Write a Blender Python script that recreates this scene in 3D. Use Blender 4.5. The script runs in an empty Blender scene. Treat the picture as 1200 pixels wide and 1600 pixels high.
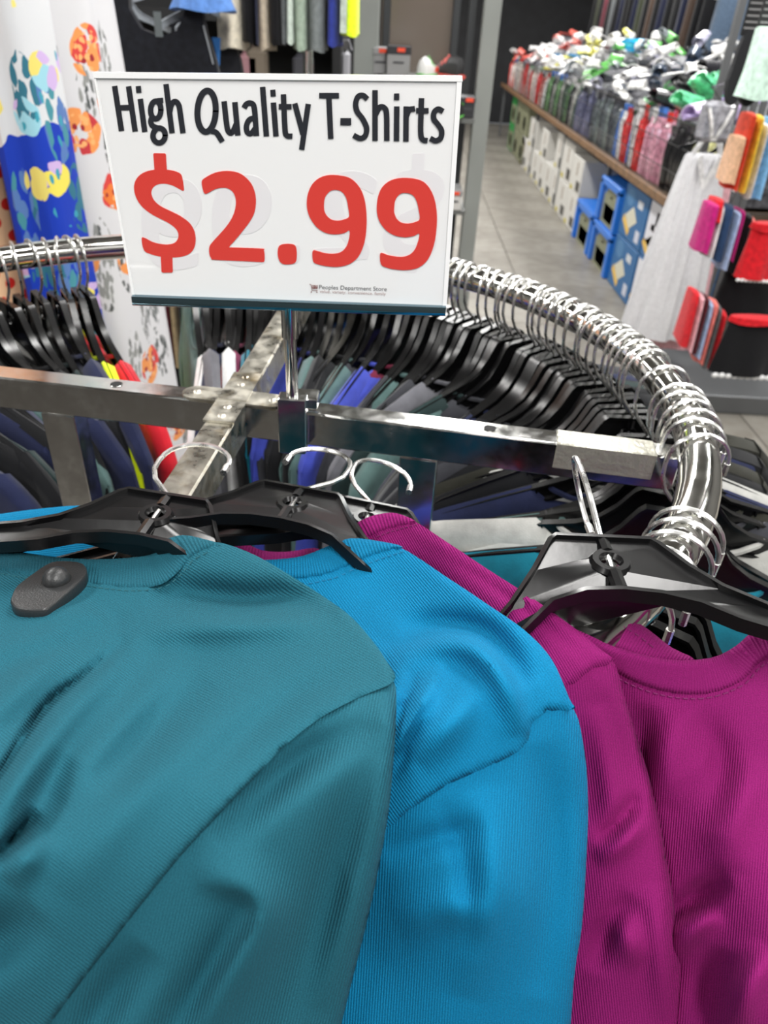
import bpy, math, random
import numpy as np
from mathutils import Vector, Matrix, geometry
random.seed(7)
SC = bpy.context.scene
COL = SC.collection
R = math.radians
# ------------------------------------------------------------------ camera
CAM_H = 1.62; PITCH = R(33.79); ROLL = R(3.32); FPX = 1150.0
_F = np.array([0, math.cos(PITCH), -math.sin(PITCH)])
_U0 = np.array([0, math.sin(PITCH), math.cos(PITCH)]); _X0 = np.array([1.0, 0, 0])
_X = math.cos(ROLL)*_X0 + math.sin(ROLL)*_U0
_U = -math.sin(ROLL)*_X0 + math.cos(ROLL)*_U0
_C = np.array([0, 0, CAM_H])
cam_data = bpy.data.cameras.new('camera'); cam = bpy.data.objects.new('camera', cam_data); COL.objects.link(cam)
cam.matrix_world = Matrix(((_X[0], _U[0], -_F[0], 0), (_X[1], _U[1], -_F[1], 0), (_X[2], _U[2], -_F[2], CAM_H), (0, 0, 0, 1)))
cam_data.sensor_fit = 'VERTICAL'; cam_data.sensor_height = 36.0; cam_data.lens = 36.0*FPX/1600
cam_data.clip_start = 0.02
cam_data.dof.use_dof = True; cam_data.dof.focus_distance = 0.42; cam_data.dof.aperture_fstop = 11.5
SC.camera = cam
# ------------------------------------------------------------------ world, lamps, exposure
w = bpy.data.worlds.new('World'); SC.world = w; w.use_nodes = True
w.node_tree.nodes['Background'].inputs[0].default_value = (0.9, 0.95, 1.0, 1); w.node_tree.nodes['Background'].inputs[1].default_value = 0.3
SC.view_settings.view_transform = 'Standard'; SC.view_settings.look = 'None'
SC.view_settings.exposure = 0.0; SC.view_settings.gamma = 1.0; SC.view_settings.use_curve_mapping = False
CEIL = 3.1
LIGHT_SPOTS = [(x, y) for x in (-2.0, 0.35, 2.7) for y in (-0.9, 1.9, 4.7, 7.5, 10.3, 13.1)]
LIGHT_W = 66.0
for lx, ly in LIGHT_SPOTS:
    ld = bpy.data.lights.new('ceiling_tube_light', 'AREA'); ld.shape = 'RECTANGLE'; ld.size = 0.3; ld.size_y = 2.1
    ld.energy = LIGHT_W; ld.color = (1.0, 0.985, 0.96)
    lo = bpy.data.objects.new('ceiling_tube_light', ld); COL.objects.link(lo); lo.location = (lx, ly, CEIL-0.095)

# ------------------------------------------------------------------ helpers
def rays(px, py):
    u = (np.asarray(px, float)-600)/FPX; v = (800-np.asarray(py, float))/FPX
    return u[..., None]*_X + v[..., None]*_U + _F
def at(x, y, z=None, Y=None, t=None, X=None):
    d = rays(x, y)
    if z is not None: s = (z-CAM_H)/d[2]
    elif Y is not None: s = Y/d[1]
    elif X is not None: s = X/d[0]
    else: s = t
    return Vector(_C + d*s)
def pix(P):
    q = np.asarray(P, float)-_C; z = q @ _F
    return (600+FPX*(q @ _X)/z, 800-FPX*(q @ _U)/z, z)
def lin(c):
    return tuple(((v/255)/12.92 if v/255 <= 0.04045 else ((v/255+0.055)/1.055)**2.4) for v in c[:3]) + (1.0,)

class NT:
    """tiny node-tree builder"""
    def __init__(s, m): s.m = m; s.t = m.node_tree; s.b = s.t.nodes['Principled BSDF']
    def n(s, typ, **kw):
        nd = s.t.nodes.new(typ)
        for k, v in kw.items():
            if k.startswith('i_'):
                key = k[2:]; key = int(key) if key.isdigit() else key.replace('_', ' ')
                nd.inputs[key].default_value = v
            else: setattr(nd, k, v)
        return nd
    def l(s, a, b): s.t.links.new(a, b)
    def mix(s, fac, a, b, blend='MIX'):
        nd = s.t.nodes.new('ShaderNodeMix'); nd.data_type = 'RGBA'; nd.blend_type = blend
        for sock, v in ((nd.inputs[0], fac), (nd.inputs[6], a), (nd.inputs[7], b)):
            if isinstance(v, (int, float, tuple)): sock.default_value = v
            else: s.l(v, sock)
        return nd.outputs[2]
    def ramp(s, fac, stops, interp='LINEAR'):
        nd = s.t.nodes.new('ShaderNodeValToRGB'); nd.color_ramp.interpolation = interp
        e = nd.color_ramp.elements
        while len(e) < len(stops): e.new(0.5)
        for q, (p, c) in zip(e, stops): q.position = p; q.color = c
        s.l(fac, nd.inputs[0]); return nd
    def bump(s, h, strength=0.3, dist=0.001):
        nd = s.n('ShaderNodeBump', i_Strength=strength, i_Distance=dist); s.l(h, nd.inputs['Height']); s.l(nd.outputs[0], s.b.inputs['Normal'])

MATS = {}
def mat(name, rgb, rough=0.6, metal=0.0, spec=0.5, noise=0.0, nscale=30.0, bump=0.0, bscale=200.0, coat=0.0, alpha=1.0, trans=0.0, emit=None, estr=0):
    if name in MATS: return MATS[name]
    m = bpy.data.materials.new(name); m.use_nodes = True; MATS[name] = m
    k = NT(m); b = k.b
    b.inputs['Base Color'].default_value = lin(rgb); b.inputs['Roughness'].default_value = rough
    b.inputs['Metallic'].default_value = metal; b.inputs['Specular IOR Level'].default_value = spec
    b.inputs['Coat Weight'].default_value = coat; b.inputs['Alpha'].default_value = alpha
    b.inputs['Transmission Weight'].default_value = trans
    if emit: b.inputs['Emission Color'].default_value = lin(emit); b.inputs['Emission Strength'].default_value = estr
    if noise or bump:
        tc = k.n('ShaderNodeTexCoord')
    if noise:
        nz = k.n('ShaderNodeTexNoise', i_Scale=nscale, i_Detail=5.0); k.l(tc.outputs['Object'], nz.inputs['Vector'])
        c0 = lin([max(0, v*(1-noise)) for v in rgb]); c1 = lin([min(255, v*(1+noise)) for v in rgb])
        r = k.ramp(nz.outputs['Fac'], [(0.3, c0), (0.7, c1)]); k.l(r.outputs[0], b.inputs['Base Color'])
    if bump:
        n2 = k.n('ShaderNodeTexNoise', i_Scale=bscale, i_Detail=3.0); k.l(tc.outputs['Object'], n2.inputs['Vector'])
        k.bump(n2.outputs['Fac'], bump, 0.002)
    return m
def fabric(rgb, name=None, rough=0.9, noise=0.1, sheen=0.12):
    name = name or 'fabric_%d_%d_%d' % tuple(rgb)
    if name in MATS: return MATS[name]
    m = mat(name, rgb, rough, 0, 0.2, noise, 60, 0.25, 700)
    m.node_tree.nodes['Principled BSDF'].inputs['Sheen Weight'].default_value = sheen
    m.node_tree.nodes['Principled BSDF'].inputs['Sheen Roughness'].default_value = 0.5
    return m

class G:
    """collects geometry, then becomes one mesh"""
    def __init__(s): s.V = []; s.F = []; s.UV = None
    def add(s, V, F):
        o = len(s.V); s.V += [tuple(v) for v in V]; s.F += [tuple(i+o for i in f) for f in F]; return s
    def box(s, c, d, rz=0.0, M=None):
        hx, hy, hz = d[0]/2, d[1]/2, d[2]/2; V = []
        for x in (-hx, hx):
            for y in (-hy, hy):
                for z in (-hz, hz):
                    v = Vector((x*math.cos(rz)-y*math.sin(rz), x*math.sin(rz)+y*math.cos(rz), z))
                    if M: v = M @ v
                    V.append(v+Vector(c))
        return s.add(V, [(0, 1, 3, 2), (4, 6, 7, 5), (0, 4, 5, 1), (2, 3, 7, 6), (0, 2, 6, 4), (1, 5, 7, 3)])
    def bbox(s, c, d, b=0.004):
        """box with chamfered edges"""
        hx, hy, hz = d[0]/2, d[1]/2, d[2]/2; b = min(b, hx*.9, hy*.9, hz*.9); V = []
        for z, k in ((-hz, b), (-hz+b, 0), (hz-b, 0), (hz, b)):
            x, y = hx-k, hy-k; cb = b*0.6
            for q in ((x-cb, y), (x, y-cb), (x, -y+cb), (x-cb, -y), (-x+cb, -y), (-x, -y+cb), (-x, y-cb), (-x+cb, y)): V.append((q[0]+c[0], q[1]+c[1], z+c[2]))
        F = [tuple(range(7, -1, -1))[::-1], tuple(range(24, 32))[::-1]]
        for r in range(3):
            for i in range(8): j = (i+1) % 8; F.append((r*8+i, r*8+j, (r+1)*8+j, (r+1)*8+i))
        return s.add(V, F)
    def rings(s, rs, cap=True, closed=True):
        n = len(rs[0]); V = [v for r in rs for v in r]; F = []
        for a in range(len(rs)-1):
            for i in range(n if closed else n-1): j = (i+1) % n; F.append((a*n+i, a*n+j, (a+1)*n+j, (a+1)*n+i))
        if cap: F.append(tuple(range(n))[::-1]); F.append(tuple(range((len(rs)-1)*n, len(rs)*n)))
        return s.add(V, F)
    def tube(s, path, r, n=8, closed=False, cap=True):
        P = [Vector(p) for p in path]; N = len(P); T = []
        for i in range(N):
            a = P[i-1] if (i > 0 or closed) else P[i]; b = P[(i+1) % N] if (i < N-1 or closed) else P[i]
            T.append((b-a).normalized())
        up = Vector((0, 0, 1)) if abs(T[0].z) < 0.9 else Vector((1, 0, 0))
        nn = (up-T[0]*up.dot(T[0])).normalized(); rs = []
        for i in range(N):
            nn = (nn-T[i]*nn.dot(T[i])).normalized(); bb = T[i].cross(nn)
            rr = r[i] if isinstance(r, (list, tuple)) else r
            rs.append([P[i]+(nn*math.cos(2*math.pi*k/n)+bb*math.sin(2*math.pi*k/n))*rr for k in range(n)])
        if closed: rs.append(rs[0]); cap = False
        return s.rings(rs, cap)
    def cyl(s, a, b, r, n=12): return s.tube([a, b], r, n)
    def sph(s, c, r, n=10, m=6, sc=(1, 1, 1)):
        rs = []
        for i in range(m+1):
            th = math.pi*i/m; rr = max(1e-4, math.sin(th))*r
            rs.append([(c[0]+rr*math.cos(2*math.pi*k/n)*sc[0], c[1]+rr*math.sin(2*math.pi*k/n)*sc[1], c[2]-math.cos(th)*r*sc[2]) for k in range(n)])
        return s.rings(rs)
    def prism(s, outline, y0, y1, holes=(), to=None):
        """outline in (x,z), extruded along y"""
        to = to or (lambda x, y, z: (x, y, z))
        polys = [list(outline)] + [list(h) for h in holes]
        flat = [p for q in polys for p in q]; n = len(flat)
        tri = geometry.tessellate_polygon([[Vector((p[0], p[1], 0)) for p in q] for q in polys])
        V = [to(p[0], y0, p[1]) for p in flat]+[to(p[0], y1, p[1]) for p in flat]
        F = []
        for t in tri:
            a, b, c = t; A, B, Cc = flat[a], flat[b], flat[c]
            if (B[0]-A[0])*(Cc[1]-A[1])-(B[1]-A[1])*(Cc[0]-A[0]) < 0: a, c = c, a
            F.append((a, b, c)); F.append((c+n, b+n, a+n))
        o = 0
        for q in polys:
            m = len(q)
            for i in range(m): j = (i+1) % m; F.append((o+j, o+i, o+i+n, o+j+n))
            o += m
        return s.add(V, F)
    def mesh(s, name, smooth=True, sharp=40):
        me = bpy.data.meshes.new(name); me.from_pydata(s.V, [], s.F); me.materials.append(None)
        if s.UV is not None:
            uvl = me.uv_layers.new(name='UVMap'); li = np.empty(len(me.loops), dtype=np.int32); me.loops.foreach_get('vertex_index', li)
            uvl.data.foreach_set('uv', np.asarray(s.UV, dtype=np.float32)[li].ravel())
        if smooth:
            me.shade_smooth()
            try: me.set_sharp_from_angle(angle=R(sharp))
            except Exception: pass
        me.validate(); me.update(); return me
    def obj(s, name, m, parent=None, smooth=True, sharp=40):
        return link(name, s.mesh(name, smooth, sharp), m, parent)
def link(name, me, m, parent=None, M=None):
    o = bpy.data.objects.new(name, me); COL.objects.link(o)
    if m is not None and len(o.material_slots):
        o.material_slots[0].link = 'OBJECT'; o.material_slots[0].material = m
    if parent is not None: o.parent = parent
    if M is not None: o.matrix_basis = M
    return o
def tag(o, label, cat, group=None):
    o['label'] = label; o['category'] = cat
    if group: o['group'] = group
    return o
def thing(name, label, cat, loc=(0, 0, 0), group=None, M=None):
    o = bpy.data.objects.new(name, None); COL.objects.link(o); o.empty_display_size = 0.05
    if M is not None: o.matrix_basis = M
    else: o.location = loc
    return tag(o, label, cat, group)
def struct(o): o['kind'] = 'structure'; return o
def catmull(P, k=6, closed=False):
    P = [np.array(p, float) for p in P]; n = len(P); out = []
    rng = range(n) if closed else range(n-1)
    for i in rng:
        p1, p2 = P[i], P[(i+1) % n]
        p0 = P[i-1] if (closed or i > 0) else 2*p1-p2
        p3 = P[(i+2) % n] if (closed or i < n-2) else 2*p2-p1
        for j in range(k):
            u = j/k; out.append(0.5*((2*p1)+(p2-p0)*u+(2*p0-5*p1+4*p2-p3)*u*u+(3*p1-p0-3*p2+p3)*u**3))
    if not closed: out.append(P[-1])
    return out
ORD = ['first', 'second', 'third', 'fourth', 'fifth', 'sixth', 'seventh', 'eighth', 'ninth', 'tenth', 'eleventh', 'twelfth', 'thirteenth', 'fourteenth', 'fifteenth', 'sixteenth', 'seventeenth', 'eighteenth', 'nineteenth', 'twentieth']

# ------------------------------------------------------------------ the room
def floor_mat():
    m = mat('floor_concrete', (128, 123, 114), 0.42, 0, 0.4); k = NT(m)
    tc = k.n('ShaderNodeTexCoord')
    n1 = k.n('ShaderNodeTexNoise', i_Scale=1.3, i_Detail=6.0, i_Roughness=0.6); k.l(tc.outputs['Object'], n1.inputs['Vector'])
    n2 = k.n('ShaderNodeTexNoise', i_Scale=9.0, i_Detail=8.0); k.l(tc.outputs['Object'], n2.inputs['Vector'])
    a = k.ramp(n1.outputs['Fac'], [(0.3, lin((104, 99, 91))), (0.7, lin((150, 146, 137)))])
    b = k.ramp(n2.outputs['Fac'], [(0.35, lin((110, 104, 96))), (0.65, lin((150, 147, 140)))])
    k.l(k.mix(0.4, a.outputs[0], b.outputs[0]), k.b.inputs['Base Color'])
    k.bump(n2.outputs['Fac'], 0.08, 0.003); return m
X0, X1, Y0, Y1 = -3.6, 4.2, -2.6, 16.6
fl = struct(G().box(((X0+X1)/2, (Y0+Y1)/2, -0.06), (X1-X0, Y1-Y0, 0.1)).obj('floor', mat('floor_joint', (66, 62, 57), 0.8), smooth=False))
tile_me = G().bbox((0, 0, -0.006), (0.893, 0.893, 0.012), 0.002).mesh('floor_tile', smooth=False)
fm = floor_mat()
for i in range(8):
    for j in range(19):
        tx = -3.0+i*0.9-0.13; ty = -0.2+j*0.9
        link('floor_tile', tile_me, fm, fl, Matrix.Translation((tx, ty, 0)))
wallm = mat('painted_wall', (96, 95, 92), 0.8, noise=0.04, nscale=3)
darkm = mat('dark_wall_panel', (30, 31, 34), 0.7, noise=0.2, nscale=5)
struct(G().box(((X0+X1)/2, Y1+0.05, CEIL/2), (X1-X0, 0.1, CEIL)).obj('wall_back', darkm, smooth=False))
struct(G().box((X0-0.05, (Y0+Y1)/2, CEIL/2), (0.1, Y1-Y0, CEIL)).obj('wall_left', wallm, smooth=False))
struct(G().box((X1+0.05, (Y0+Y1)/2, CEIL/2), (0.1, Y1-Y0, CEIL)).obj('wall_right', wallm, smooth=False))
struct(G().box(((X0+X1)/2, Y0-0.05, CEIL/2), (X1-X0, 0.1, CEIL)).obj('wall_front', wallm, smooth=False))
struct(G().box(((X0+X1)/2, (Y0+Y1)/2, CEIL+0.05), (X1-X0+0.2, Y1-Y0+0.2, 0.1)).obj('ceiling', mat('ceiling_paint', (140, 140, 138), 0.9), smooth=False))
fx_house = G().bbox((0, 0, CEIL-0.045), (0.36, 2.2, 0.09), 0.01).mesh('housing', smooth=False)
for q, (lx, ly) in enumerate(LIGHT_SPOTS):
    t = thing('ceiling_light', 'long white fluorescent ceiling light fitting above the shop aisles', 'ceiling light', (lx, ly, 0), 'ceiling lights')
    link('housing', fx_house, mat('lamp_housing', (235, 235, 232), 0.5), t)

# ------------------------------------------------------------------ round rack
RC = Vector((-0.189, 0.646, 1.336)); RR = 0.457; RAIL = 0.0162
def chrome(name, rough=0.09, tint=(206, 207, 205), scratch=0.25, stain=0.0):
    if name in MATS: return MATS[name]
    m = mat(name, tint, rough, 1.0); k = NT(m); tc = k.n('ShaderNodeTexCoord')
    n1 = k.n('ShaderNodeTexNoise', i_Scale=45.0, i_Detail=8.0, i_Roughness=0.65); k.l(tc.outputs['Object'], n1.inputs['Vector'])
    mr = k.n('ShaderNodeMapRange', i_1=0.35, i_2=0.75, i_3=rough*0.6, i_4=rough*(1+3*scratch)); k.l(n1.outputs['Fac'], mr.inputs[0]); k.l(mr.outputs[0], k.b.inputs['Roughness'])
    if stain:
        n2 = k.n('ShaderNodeTexNoise', i_Scale=28.0, i_Detail=6.0, i_Roughness=0.7); k.l(tc.outputs['Object'], n2.inputs['Vector'])
        r = k.ramp(n2.outputs['Fac'], [(0.5, (0, 0, 0, 1)), (0.68, (1, 1, 1, 1))])
        k.l(k.mix(r.outputs[0], lin(tint), lin((164, 148, 116))), k.b.inputs['Base Color'])
    return m
CH = chrome('chrome_rail', 0.11, (226, 225, 221), 0.2)
CHB = chrome('chrome_bar', 0.16, (214, 214, 212), 0.3)
CHS = chrome('worn_chrome_bar', 0.34, (206, 202, 190), 0.25, 1.0)
WIRE = chrome('hook_wire', 0.3, (232, 232, 230), 0.2)
rack = thing('round_clothing_rack', 'round chrome clothing rack with a thick ring rail and crossed square bars', 'clothing rack', (RC.x, RC.y, 0))
def rl(p): return (p[0]-RC.x, p[1]-RC.y, p[2])
G().tube([(RR*math.cos(2*math.pi*i/96), RR*math.sin(2*math.pi*i/96), RC.z) for i in range(96)], RAIL, 20, closed=True).obj('ring_rail', CH, rack)
BT = RC.z-0.013                              # top of the crossed bars
XC = Vector(at(367, 622, z=BT)[:]); BW, BH = 0.0255, 0.033
def ring_hit(a):
    d = Vector((math.cos(a), math.sin(a))); o = Vector((XC.x-RC.x, XC.y-RC.y)); b = o.dot(d); c = o.dot(o)-(RR-RAIL*0.6)**2
    return -b+math.sqrt(b*b-c)
def bar_geo(g, a, s0, s1, top, h, w, hole=None):
    M = Matrix.Translation((XC.x-RC.x, XC.y-RC.y, 0)) @ Matrix.Rotation(a, 4, 'Z')
    b = G().bbox(((s0+s1)/2, 0, top-h/2), (s1-s0, w, h), 0.0016); g.add([M @ Vector(v) for v in b.V], b.F)
A_R = math.atan2(*(lambda d: (d.y, d.x))(at(1050, 704, z=BT)-XC)); A_L = math.atan2(*(lambda d: (d.y, d.x))(at(0, 580, z=BT)-XC))
A_N = math.atan2(*(lambda d: (d.y, d.x))(at(262, 785, z=BT)-XC)); A_F = math.atan2(*(lambda d: (d.y, d.x))(at(440, 500, z=BT)-XC))
for a, mm in ((A_R, CHB), (A_L, CHB), (A_N, CHS), (A_F, CHS)):
    g = G(); bar_geo(g, a, 0.012, ring_hit(a), BT, BH, BW); ob = g.obj('crossbar', mm, rack)
    if mm is CHB:
        pos = 0.235 if a == A_R else 0.115
        M = Matrix.Translation((XC.x-RC.x, XC.y-RC.y, 0)) @ Matrix.Rotation(a, 4, 'Z')
        h = G().tube([(0.0055*math.cos(q*math.pi/8), 0.0055*math.sin(q*math.pi/8), 0) for q in range(16)], 0.0003, 5, closed=True)
        h2 = G().cyl((0, 0, -0.0004), (0, 0, 0.0006), 0.0056, 16)
        T = M @ Matrix.Translation((pos, 0, BT+0.0002))
        G().add([T @ Vector(v) for v in h.V], h.F).obj('hole_rim', CHB, ob)
        G().add([T @ Vector(v) for v in h2.V], h2.F).obj('screw_hole', mat('hole_dark', (8, 8, 8), 0.8), ob)
# two riveted plates folded over the crossing
M0 = Matrix.Translation((XC.x-RC.x, XC.y-RC.y, 0)); PLM = chrome('rivet_plate', 0.36, (204, 200, 188), 0.25, 0.6)
for a1, a2 in ((A_L, A_N), (A_R, A_F)):
    g = G()
    for a in (a1, a2):
        M = M0 @ Matrix.Rotation(a, 4, 'Z')
        o = [(-0.010, -0.0135), (0.036, -0.0135)]+[(0.036+0.0135*math.cos(q), 0.0135*math.sin(q)) for q in np.linspace(-1.5, 1.5, 9)]+[(0.036, 0.0135), (-0.010, 0.0135)]
        if a == a2: o = [(-0.010, -0.0138), (0.052, -0.0138), (0.052, 0.0138), (-0.010, 0.0138)]
        p = G().prism(o, 0, 0.0018 if a == a1 else 0.0023); g.add([M @ Vector((v[0], v[2], BT+(0.0002 if a1 == A_L else 0.0006)+v[1])) for v in p.V], [f[::-1] for f in p.F])
    ob = g.obj('bracket_plate', PLM, rack, smooth=False)
    for a, ss in ((a1, (0.036,)), (a2, (0.024, 0.042))):
        for s in ss:
            c = M0 @ Matrix.Rotation(a, 4, 'Z') @ Vector((s, 0, BT+0.002))
            G().sph(c, 0.0042, 12, 6, (1, 1, 0.45)).obj('rivet', PLM, ob)
for a, s in ((A_L, 0.175), (A_R, 0.175)):
    M = M0 @ Matrix.Rotation(a, 4, 'Z'); b = G().bbox((s, 0, (BT-BH)/2+0.015), (0.034, 0.0235, BT-BH-0.03), 0.0015)
    lg = G().add([M @ Vector(v) for v in b.V], b.F).obj('leg', CHB, rack)
    b = G().bbox((s, 0, 0.015), (0.034, 0.62, 0.03), 0.003); G().add([M @ Vector(v) for v in b.V], b.F).obj('foot_bar', CHB, rack)
# clear tape wrapped over the bar's end at the rail
M = M0 @ Matrix.Rotation(A_R, 4, 'Z'); s1 = ring_hit(A_R)
b = G().bbox((s1-0.062, 0, BT-0.012), (0.085, BW+0.0012, 0.0262), 0.0015)
G().add([M @ Vector(v) for v in b.V], b.F).obj('tape_wrap', mat('clear_tape', (190, 188, 176), 0.35, 0.75, bump=0.6, bscale=160), rack)
# ------------------------------------------------------------------ price sign
SP = at(457, 618, z=BT+0.021); SY = SP.y
sign = thing('price_sign', 'white price sign reading High Quality T-Shirts in a chrome stand on the rack', 'sign', (SP.x, SP.y, BT-0.05))
SO = Vector((SP.x, SP.y, BT-0.05))
def S(px, py, off=0.0):
    """a point of the sign's face plane, in the sign's own frame"""
    return at(px, py, Y=SY-off)-SO
def sgeo(outline_px, off0, off1, holes=()):
    g = G(); g.prism([(p[0], -p[1]) for p in outline_px], 0, 1, [[(p[0], -p[1]) for p in h] for h in holes], to=lambda x, y, z: S(x, -z, 0) + Vector((0, -(off1 if y > 0.5 else off0), 0)))
    return g
PANEL = mat('sign_panel_white', (236, 236, 236), 0.22, 0, 0.5, coat=0.6)
RIM = mat('sign_rim_white', (246, 246, 246), 0.25, 0, 0.5)
FR = [(147, 112), (722, 118), (697, 488), (210, 470)]
sgeo(FR, -0.0018, 0.0018).obj('sign_panel', PANEL, sign, smooth=False)
sgeo([(147, 112), (722, 118), (722.6, 127), (148.5, 121.5)], 0.0018, 0.0032).obj('top_rim', RIM, sign, smooth=False)
sgeo([(713.6, 127.5), (721.5, 127.5), (697, 488), (690.5, 488)], 0.0018, 0.0030).obj('side_rim', RIM, sign, smooth=False)
sgeo([(149, 122), (152, 122), (213, 470), (210, 470)], 0.0018, 0.0028).obj('side_rim', RIM, sign, smooth=False)
INK = mat('black_ink', (38, 40, 46), 0.35); RED = mat('red_ink', (212, 62, 54), 0.35)
GHOST = mat('show_through_ink', (226, 224, 226), 0.3)
Z1 = lambda L: [(140+x/4.0, 100+y/4.0) for x, y in L]
Z2 = lambda L: [(430+x/3.871, 100+y/3.871) for x, y in L]
def smooth_poly(L, k=3): return [tuple(p) for p in catmull(L, k, True)]
price = []
price += [(smooth_poly(Z1([(582, 700), (595, 780), (585, 788), (560, 775), (520, 755), (470, 745), (425, 752), (398, 775), (392, 810), (410, 850), (450, 885), (510, 915), (570, 945), (625, 985), (655, 1030), (667, 1085), (660, 1140), (630, 1180), (580, 1200), (520, 1205), (450, 1200), (390, 1185), (345, 1160), (330, 1090), (345, 1080), (400, 1108), (460, 1122), (510, 1122), (545, 1105), (560, 1070), (550, 1035), (520, 1005), (470, 975), (400, 940), (340, 895), (300, 840), (283, 780), (290, 730), (320, 690), (370, 665), (440, 655), (510, 660), (560, 675)])), [])]
price += [(Z1([(403, 560), (410, 554), (476, 556), (482, 564), (489, 690), (413, 690)]), []), (Z1([(448, 1175), (522, 1175), (525, 1292), (519, 1299), (462, 1299), (454, 1292)]), [])]
price += [(smooth_poly(Z1([(705, 730), (730, 705), (790, 675), (860, 665), (930, 675), (985, 710), (1025, 765), (1043, 840), (1035, 920), (1005, 980), (960, 1040), (910, 1100), (878, 1138), (900, 1142), (1080, 1149), (1092, 1158), (1097, 1190), (1096, 1225), (1085, 1233), (1050, 1232), (790, 1219), (765, 1210), (752, 1180), (752, 1140), (770, 1110), (820, 1055), (870, 995), (905, 930), (918, 860), (905, 805), (870, 775), (830, 770), (785, 780), (740, 805), (722, 805), (712, 780)])), [])]
price += [(smooth_poly(Z2([(20, 1110), (35, 1090), (75, 1083), (115, 1088), (130, 1110), (133, 1160), (125, 1195), (90, 1207), (50, 1205), (28, 1185), (18, 1150)])), [])]
price += [(smooth_poly(Z2([(193, 830), (200, 780), (225, 725), (270, 685), (330, 668), (400, 672), (460, 690), (510, 740), (540, 810), (553, 900), (553, 990), (540, 1080), (505, 1160), (450, 1205), (380, 1222), (310, 1218), (255, 1205), (232, 1190), (226, 1140), (235, 1122), (260, 1127), (310, 1140), (365, 1142), (410, 1125), (440, 1080), (452, 1005), (420, 1018), (370, 1026), (310, 1018), (255, 985), (215, 930), (197, 880)])),
           [smooth_poly(Z2([(297, 850), (305, 800), (335, 765), (370, 758), (405, 770), (430, 805), (442, 860), (448, 918), (420, 935), (385, 943), (345, 938), (315, 915), (300, 885)]))])]
price += [(smooth_poly(Z2([(615, 860), (622, 800), (645, 745), (690, 705), (750, 687), (820, 687), (890, 705), (935, 750), (965, 820), (978, 910), (975, 1000), (960, 1090), (925, 1175), (870, 1225), (800, 1241), (730, 1238), (670, 1225), (640, 1205), (634, 1150), (645, 1138), (680, 1150), (730, 1160), (780, 1160), (825, 1140), (855, 1095), (872, 1022), (840, 1035), (790, 1043), (730, 1035), (675, 1005), (635, 955), (618, 905)])),
           [smooth_poly(Z2([(720, 880), (727, 820), (755, 783), (790, 776), (830, 788), (855, 825), (868, 880), (873, 935), (845, 952), (805, 961), (765, 955), (738, 935), (723, 905)]))])]
g = G(); gg = G()
for qi, (out, holes) in enumerate(price):
    q = sgeo(out, 0.0018, 0.0022+0.00004*qi, holes); g.add(q.V, q.F)
    mir = lambda L: [(905-p[0]-0.09*(p[1]-330)*0, p[1]+(p[0]-452)*-0.0) for p in L][::-1]
    q = sgeo(mir(out), 0.00175, 0.0019+0.00002*qi, [mir(h) for h in holes]); gg.add(q.V, q.F)
g.obj('price_lettering', RED, sign, smooth=False)
gg.obj('show_through_print', GHOST, sign, smooth=False)
_NS = [0]
def stroke(g, pts, wd, smooth=True, rounded=True):
    _NS[0] += 1; off = (0, 0.0021+0.000012*_NS[0])
    P = catmull(pts, 5) if (smooth and len(pts) > 2) else [np.array(p, float) for p in pts]
    n = len(P); L = []; Rr = []
    for i in range(n):
        d = P[min(i+1, n-1)]-P[max(i-1, 0)]; d = d/np.linalg.norm(d); nn = np.array([-d[1], d[0]])*wd/2
        e = d*(wd*0.12 if rounded and i == n-1 else (-wd*0.12 if rounded and i == 0 else 0))
        L.append(P[i]+nn+e); Rr.append(P[i]-nn+e)
    V = []; F = []
    for a, b in zip(L, Rr):
        for p in (a, b):
            V.append(S(p[0], p[1])+Vector((0, -off[1], 0)))
    for i in range(n-1): F.append((2*i, 2*i+2, 2*i+3, 2*i+1))
    g.add(V, F)
def ell(cx, cy, rx, ry, slant=0.0, n=20): return [(cx+rx*math.cos(2*math.pi*i/n)+slant*ry*math.sin(2*math.pi*i/n), cy+ry*math.sin(2*math.pi*i/n)) for i in range(n+1)]
g = G(); W1 = 8.7
for L in ([(163, 140), (205, 413)], [(250, 142), (290, 416)], [(190, 272), (272, 270)], [(323, 220), (350, 418)], [(483, 128), (520, 426)], [(505, 300), (518, 250), (540, 232), (562, 255), (572, 310), (588, 426)],
          [(845, 235), (860, 370), (872, 420), (895, 425), (922, 370)], [(912, 240), (930, 440)], [(970, 270), (985, 248), (1012, 243), (1033, 275), (1046, 443)],
          [(1042, 335), (1003, 345), (984, 385), (990, 425), (1015, 430), (1044, 392)], [(1085, 145), (1108, 446)], [(1152, 243), (1168, 446)], ell(419, 285, 32, 55, -0.02), [(432, 228), (462, 226)], [(397, 330), (388, 355), (398, 383), (425, 396)], ell(440, 444, 38, 46, -0.03),
          [(770, 418), (798, 428), (832, 480)]): stroke(g, Z1(L), W1, rounded=True)
stroke(g, Z1(ell(736, 293, 57, 128, -0.04)), 9.6)
for c in ((312, 157), (1149, 180)): stroke(g, Z1([(c[0]-1, c[1]-17), (c[0]+2, c[1]+17)]), 8.2)
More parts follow.
